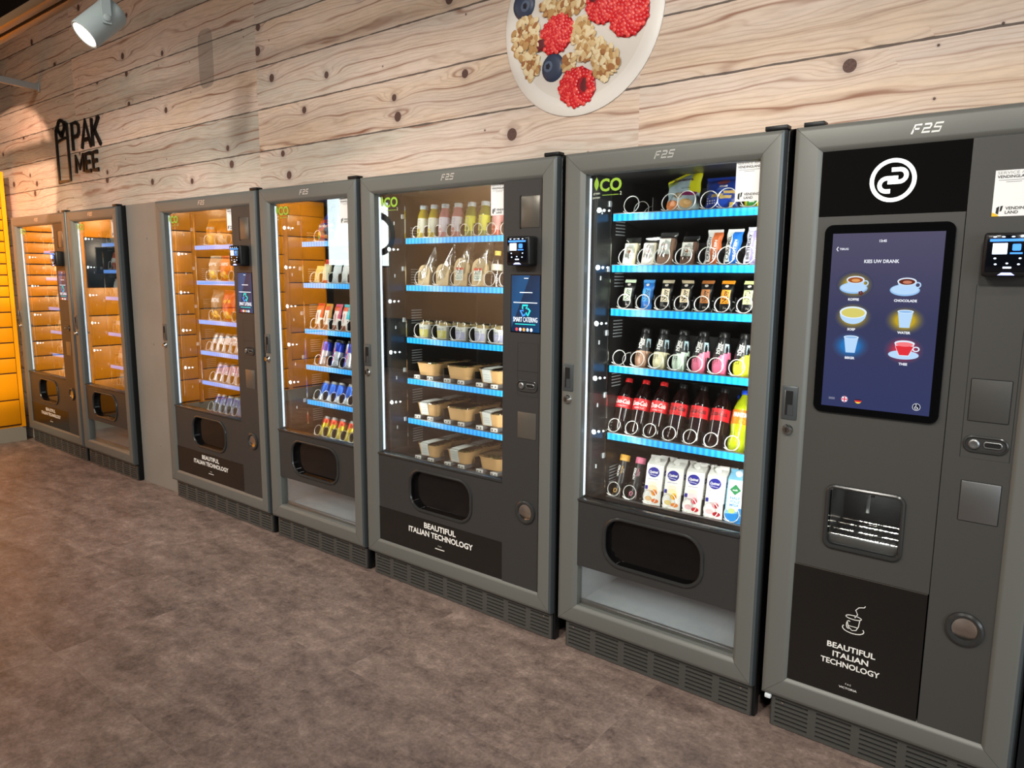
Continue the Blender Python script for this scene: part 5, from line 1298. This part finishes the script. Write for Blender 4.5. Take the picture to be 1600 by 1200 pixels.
def blueberry(cx, cz, r_, hx, hz):
    mb = MB(); blob(mb, cx, cz, r_, r_ * 1.02, BB, -.004, .010, 24); blob(mb, cx + hx, cz + hz, r_ * .42, r_ * .4, mat('blueberry_ring', (84, 96, 118), .5), -.0135, .001, 14); blob(mb, cx + hx, cz + hz, r_ * .24, r_ * .24, BB2, -.0142, .001, 5); mb.build('blueberry', bp)
blueberry(-1.738 + DX, 2.378 + DZ, .050, .012, -.008); blueberry(-1.606 + DX, 2.142 + DZ, .048, -.014, .004); blueberry(-1.50 + DX, 2.50 + DZ, .05, 0, 0)
OA = [mat('oat_%d' % i, c, .75) for i, c in enumerate(((206, 176, 128), (224, 204, 164), (180, 138, 86), (158, 106, 62)))]
def oats(cx, cz, rx, rz, n, seed, dark=.3):
    rn = random.Random(seed); mb = MB()
    for i in range(int(n * 1.7)):
        a, q = rn.uniform(0, 2 * PI), math.sqrt(rn.random()); r_ = rn.uniform(.009, .019)
        m_ = OA[3] if rn.random() < dark * .4 else OA[rn.choice((0, 0, 1, 1, 2))]
        blob(mb, cx + rx * q * math.cos(a), cz + rz * q * math.sin(a), r_, r_ * rn.uniform(.5, .8), m_, -.004 - .006 * rn.random(), rn.uniform(.002, .004), 8, rn.uniform(0, 3))
    mb.build('oat_cluster', bp)
oats(-1.722 + DX, 2.262 + DZ, .062, .075, 75, 1); oats(-1.700 + DX, 2.165 + DZ, .036, .050, 40, 2, .6); oats(-1.450 + DX, 2.185 + DZ, .060, .045, 55, 3, .5); oats(-1.385 + DX, 2.125 + DZ, .050, .055, 60, 4); oats(-1.488 + DX, 2.245 + DZ, .045, .040, 40, 5)
oats(-1.560 + DX, 2.350 + DZ, .10, .045, 90, 6, .7); oats(-1.535 + DX, 2.150 + DZ, .022, .035, 18, 7, .9); oats(-1.45 + DX, 2.44 + DZ, .08, .06, 70, 8)

bar_ = thing('wall_bar', 'grey square bar sticking out of the plank wall above the lockers', 'bar', (-6.267, WALL_Y, 2.745))
MB().box(-.018, .018, -.9, -.001, -.022, .022, mat('bar_grey', (176, 178, 176), .4), .003).build('bar_tube', bar_); MB().box(-.03, .03, -.008, -.0005, -.035, .035, mat('bar_grey', (176, 178, 176), .4), .002).build('wall_plate', bar_)
bar_.rotation_euler = (-.05, 0, 0)

# light track and spotlight (the spotlight clips into the track's slot)
TY = -.75
def onY(u, v, y):
    d = r2 * ((u - 800) / F_PX) + u2 * (-(v - 600) / F_PX) + fw; t = (y + CD) / d.y
    return Vector((0, -CD, CH)) + d * t
pa = onY(0, 50, TY); TZ = pa.z
BR = mat('track_bronze', (126, 96, 66), .35, .3)
tr = thing('light_track', 'bronze lit track rail hanging below the dark ceiling', 'light track', (-2.6, TY, TZ))
b = MB(); hh = .02
b.box(-5.4, 5.4, -.05, -.009, -.02, .02, BR, .002); b.box(-5.4, 5.4, .009, .05, -.02, .02, BR, .002); b.box(-5.4, 5.4, -.009, .009, -.002, .02, VOID)
b.build('rail', tr)
for x in (-4.6, -3.0, -1.35, .3, 1.9, 3.5):
    MB().tube([(x, 0, hh), (x, 0, ZC - TZ)], .003, BLACK, 6).box(x - .02, x + .02, -.012, .012, hh, hh + .02, BLACK, .003).build('hanger', tr)
SPW = mat('spot_white', (150, 160, 160), .4)
dep = (TY + CD) / (r2 * ((174 - 800) / F_PX) + u2 * (-(22 - 600) / F_PX) + fw).y
ax = (r2 * (-.50) + u2 * (-.77) - fw * .40).normalized()
R_ = .0605; Lb = .172
d_ = r2 * ((134 - 800) / F_PX) + u2 * (-(53 - 600) / F_PX) + fw
t_ = (TY + CD + ax.y * Lb * .5) / d_.y
piv = Vector((0, -CD, CH)) + d_ * t_ - ax * Lb * .5
sp = thing('spotlight', 'white cylindrical spotlight hanging from the bronze track rail', 'spotlight', piv)
rotm = ax.to_track_quat('-Z', 'Y').to_matrix().to_4x4()
def lathe_m(prof, m, n=36, cap=True):
    me = MB().lathe(prof, m, n, cap=cap).mesh('x'); me.transform(rotm); return me
bd = link('lamp_body', lathe_m([(R_ * .82, -Lb * .52), (R_ * .84, -Lb * .545), (R_ * .95, -Lb * .55), (R_, -Lb * .53), (R_, Lb * .36), (R_ * .97, Lb * .42), (R_ * .88, Lb * .47), (.0005, Lb * .47)], SPW, 40, False), sp)
link('lens', lathe_m([(.0005, -Lb * .50), (R_ * .82, -Lb * .50), (R_ * .83, -Lb * .52)], mat('lamp_lens', (255, 240, 215), emit=14.), 40, False), sp)
side = ax.cross(Vector((0, 0, 1))).normalized()
if side.dot(fw) > 0: side = -side
yk = MB(); top_z = TZ - hh - piv.z
vx = side * (R_ + .006)
def plank(pts, wdir, w, t_dir, t):
    vs = []; n = len(pts)
    for p in pts:
        for a, b_ in ((-1, -1), (1, -1), (1, 1), (-1, 1)): vs.append((p + wdir * (w / 2 * a) + t_dir * (t / 2 * b_))[:])
    fs = [(4 * i + k, 4 * i + (k + 1) % 4, 4 * i + 4 + (k + 1) % 4, 4 * i + 4 + k) for i in range(n - 1) for k in range(4)] + [(0, 1, 2, 3), tuple(4 * (n - 1) + k for k in range(4))]
    yk.add(vs, fs, SPW)
wd = Vector((0, 0, 1)).cross(side).normalized()
for s_ in (1,): plank([vx * s_ + Vector((0, 0, -.022)), vx * s_ + Vector((0, 0, top_z - .02))], wd, .034, side, .006)
plank([vx + Vector((0, 0, top_z - .02)), Vector((0, 0, top_z - .02))], wd, .034, Vector((0, 0, 1)), .006)
yk.tube([(0, 0, top_z - .03), (0, 0, top_z + hh * .9)], .007, SPW, 10)
yk.build('yoke', sp)
kb = MB().lathe([(.014, 0), (.014, .006), (.011, .008), (.0005, .008)], SPW, 20).mesh('knob'); kb.transform(Matrix.Translation(vx + side * .003) @ side.to_track_quat('Z', 'Y').to_matrix().to_4x4()); link('knob', kb, sp)

# ------------------------------------------------------------------ lights
def lamp(kind, name, loc, energy, col=(1, 1, 1), target=None, **kw):
    l = bpy.data.lights.new(name, kind); l.energy = energy; l.color = col
    for k, v in kw.items(): setattr(l, k, v)
    o = bpy.data.objects.new(name, l); COL.objects.link(o); o.location = loc
    if target is not None: o.rotation_euler = (Vector(target) - Vector(loc)).to_track_quat('-Z', 'Y').to_euler()
    return o
lens = piv + ax * (Lb * .58)
lamp('SPOT', 'spotlight_lamp', lens, 45, (1, .82, .62), lens + ax, spot_size=math.radians(60), spot_blend=.5, shadow_soft_size=.05)
lamp('SPOT', 'unseen_spot', (-2.8, -1.38, 2.45), 640, (1, .80, .56), (-6.95, -.36, 1.45), spot_size=math.radians(28), spot_blend=.25, shadow_soft_size=.05)
lamp('SPOT', 'unseen_spot', (-4.6, -3.2, 2.9), 420, (1, .80, .54), (-6.95, -1.7, 1.2), spot_size=math.radians(62), spot_blend=.5, shadow_soft_size=.06)  # unseen spot added to brighten the farther lockers and their reflection
lamp('SPOT', 'unseen_spot', (-6.1, -3.3, 2.9), 330, (1, .90, .76), (-7.1, YF, 1.5), spot_size=math.radians(115), spot_blend=.6, shadow_soft_size=.06)  # unseen spot added to brighten the brown wall mirrored in the panes
lamp('SPOT', 'unseen_spot', (-4.9, -1.6, 2.9), 430, (1, .58, .40), (-6.95, .06, 1.95), spot_size=math.radians(31), spot_blend=.18, shadow_soft_size=.03)
for x in (-4.6, -3., -1.6, -.2):
    lamp('SPOT', 'unseen_spot', (x + .5, -2.7, 2.85), 175, (1, .95, .88), (x, -.05, 1.12), spot_size=math.radians(64), spot_blend=.7, shadow_soft_size=.12)
for x in (-5.2, -2.2, .8):
    for y in (-2.2, -4.0): lamp('AREA', 'ceiling_downlight', (x, y, 3.45), 26, (1, .93, .84), (x, y, 0), shape='DISK', size=.5)
lamp('AREA', 'window_daylight', (3.25, -2.4, 1.6), 150, (.84, .94, 1), (-2, -.6, 1.0), shape='RECTANGLE', size=3.2, size_y=2.2)
w_ = bpy.data.worlds.new('world'); SC.world = w_; w_.use_nodes = True
w_.node_tree.nodes['Background'].inputs[0].default_value = (.5, .5, .5, 1); w_.node_tree.nodes['Background'].inputs[1].default_value = .05
SC.view_settings.view_transform = 'Standard'; SC.view_settings.look = 'None'; SC.view_settings.exposure = 0.; SC.view_settings.gamma = 1.; SC.view_settings.use_curve_mapping = False
SC.cycles.use_denoising = True; SC.cycles.max_bounces = 10; SC.cycles.transparent_max_bounces = 24; SC.cycles.caustics_reflective = False; SC.cycles.caustics_refractive = False; SC.cycles.sample_clamp_indirect = 6.
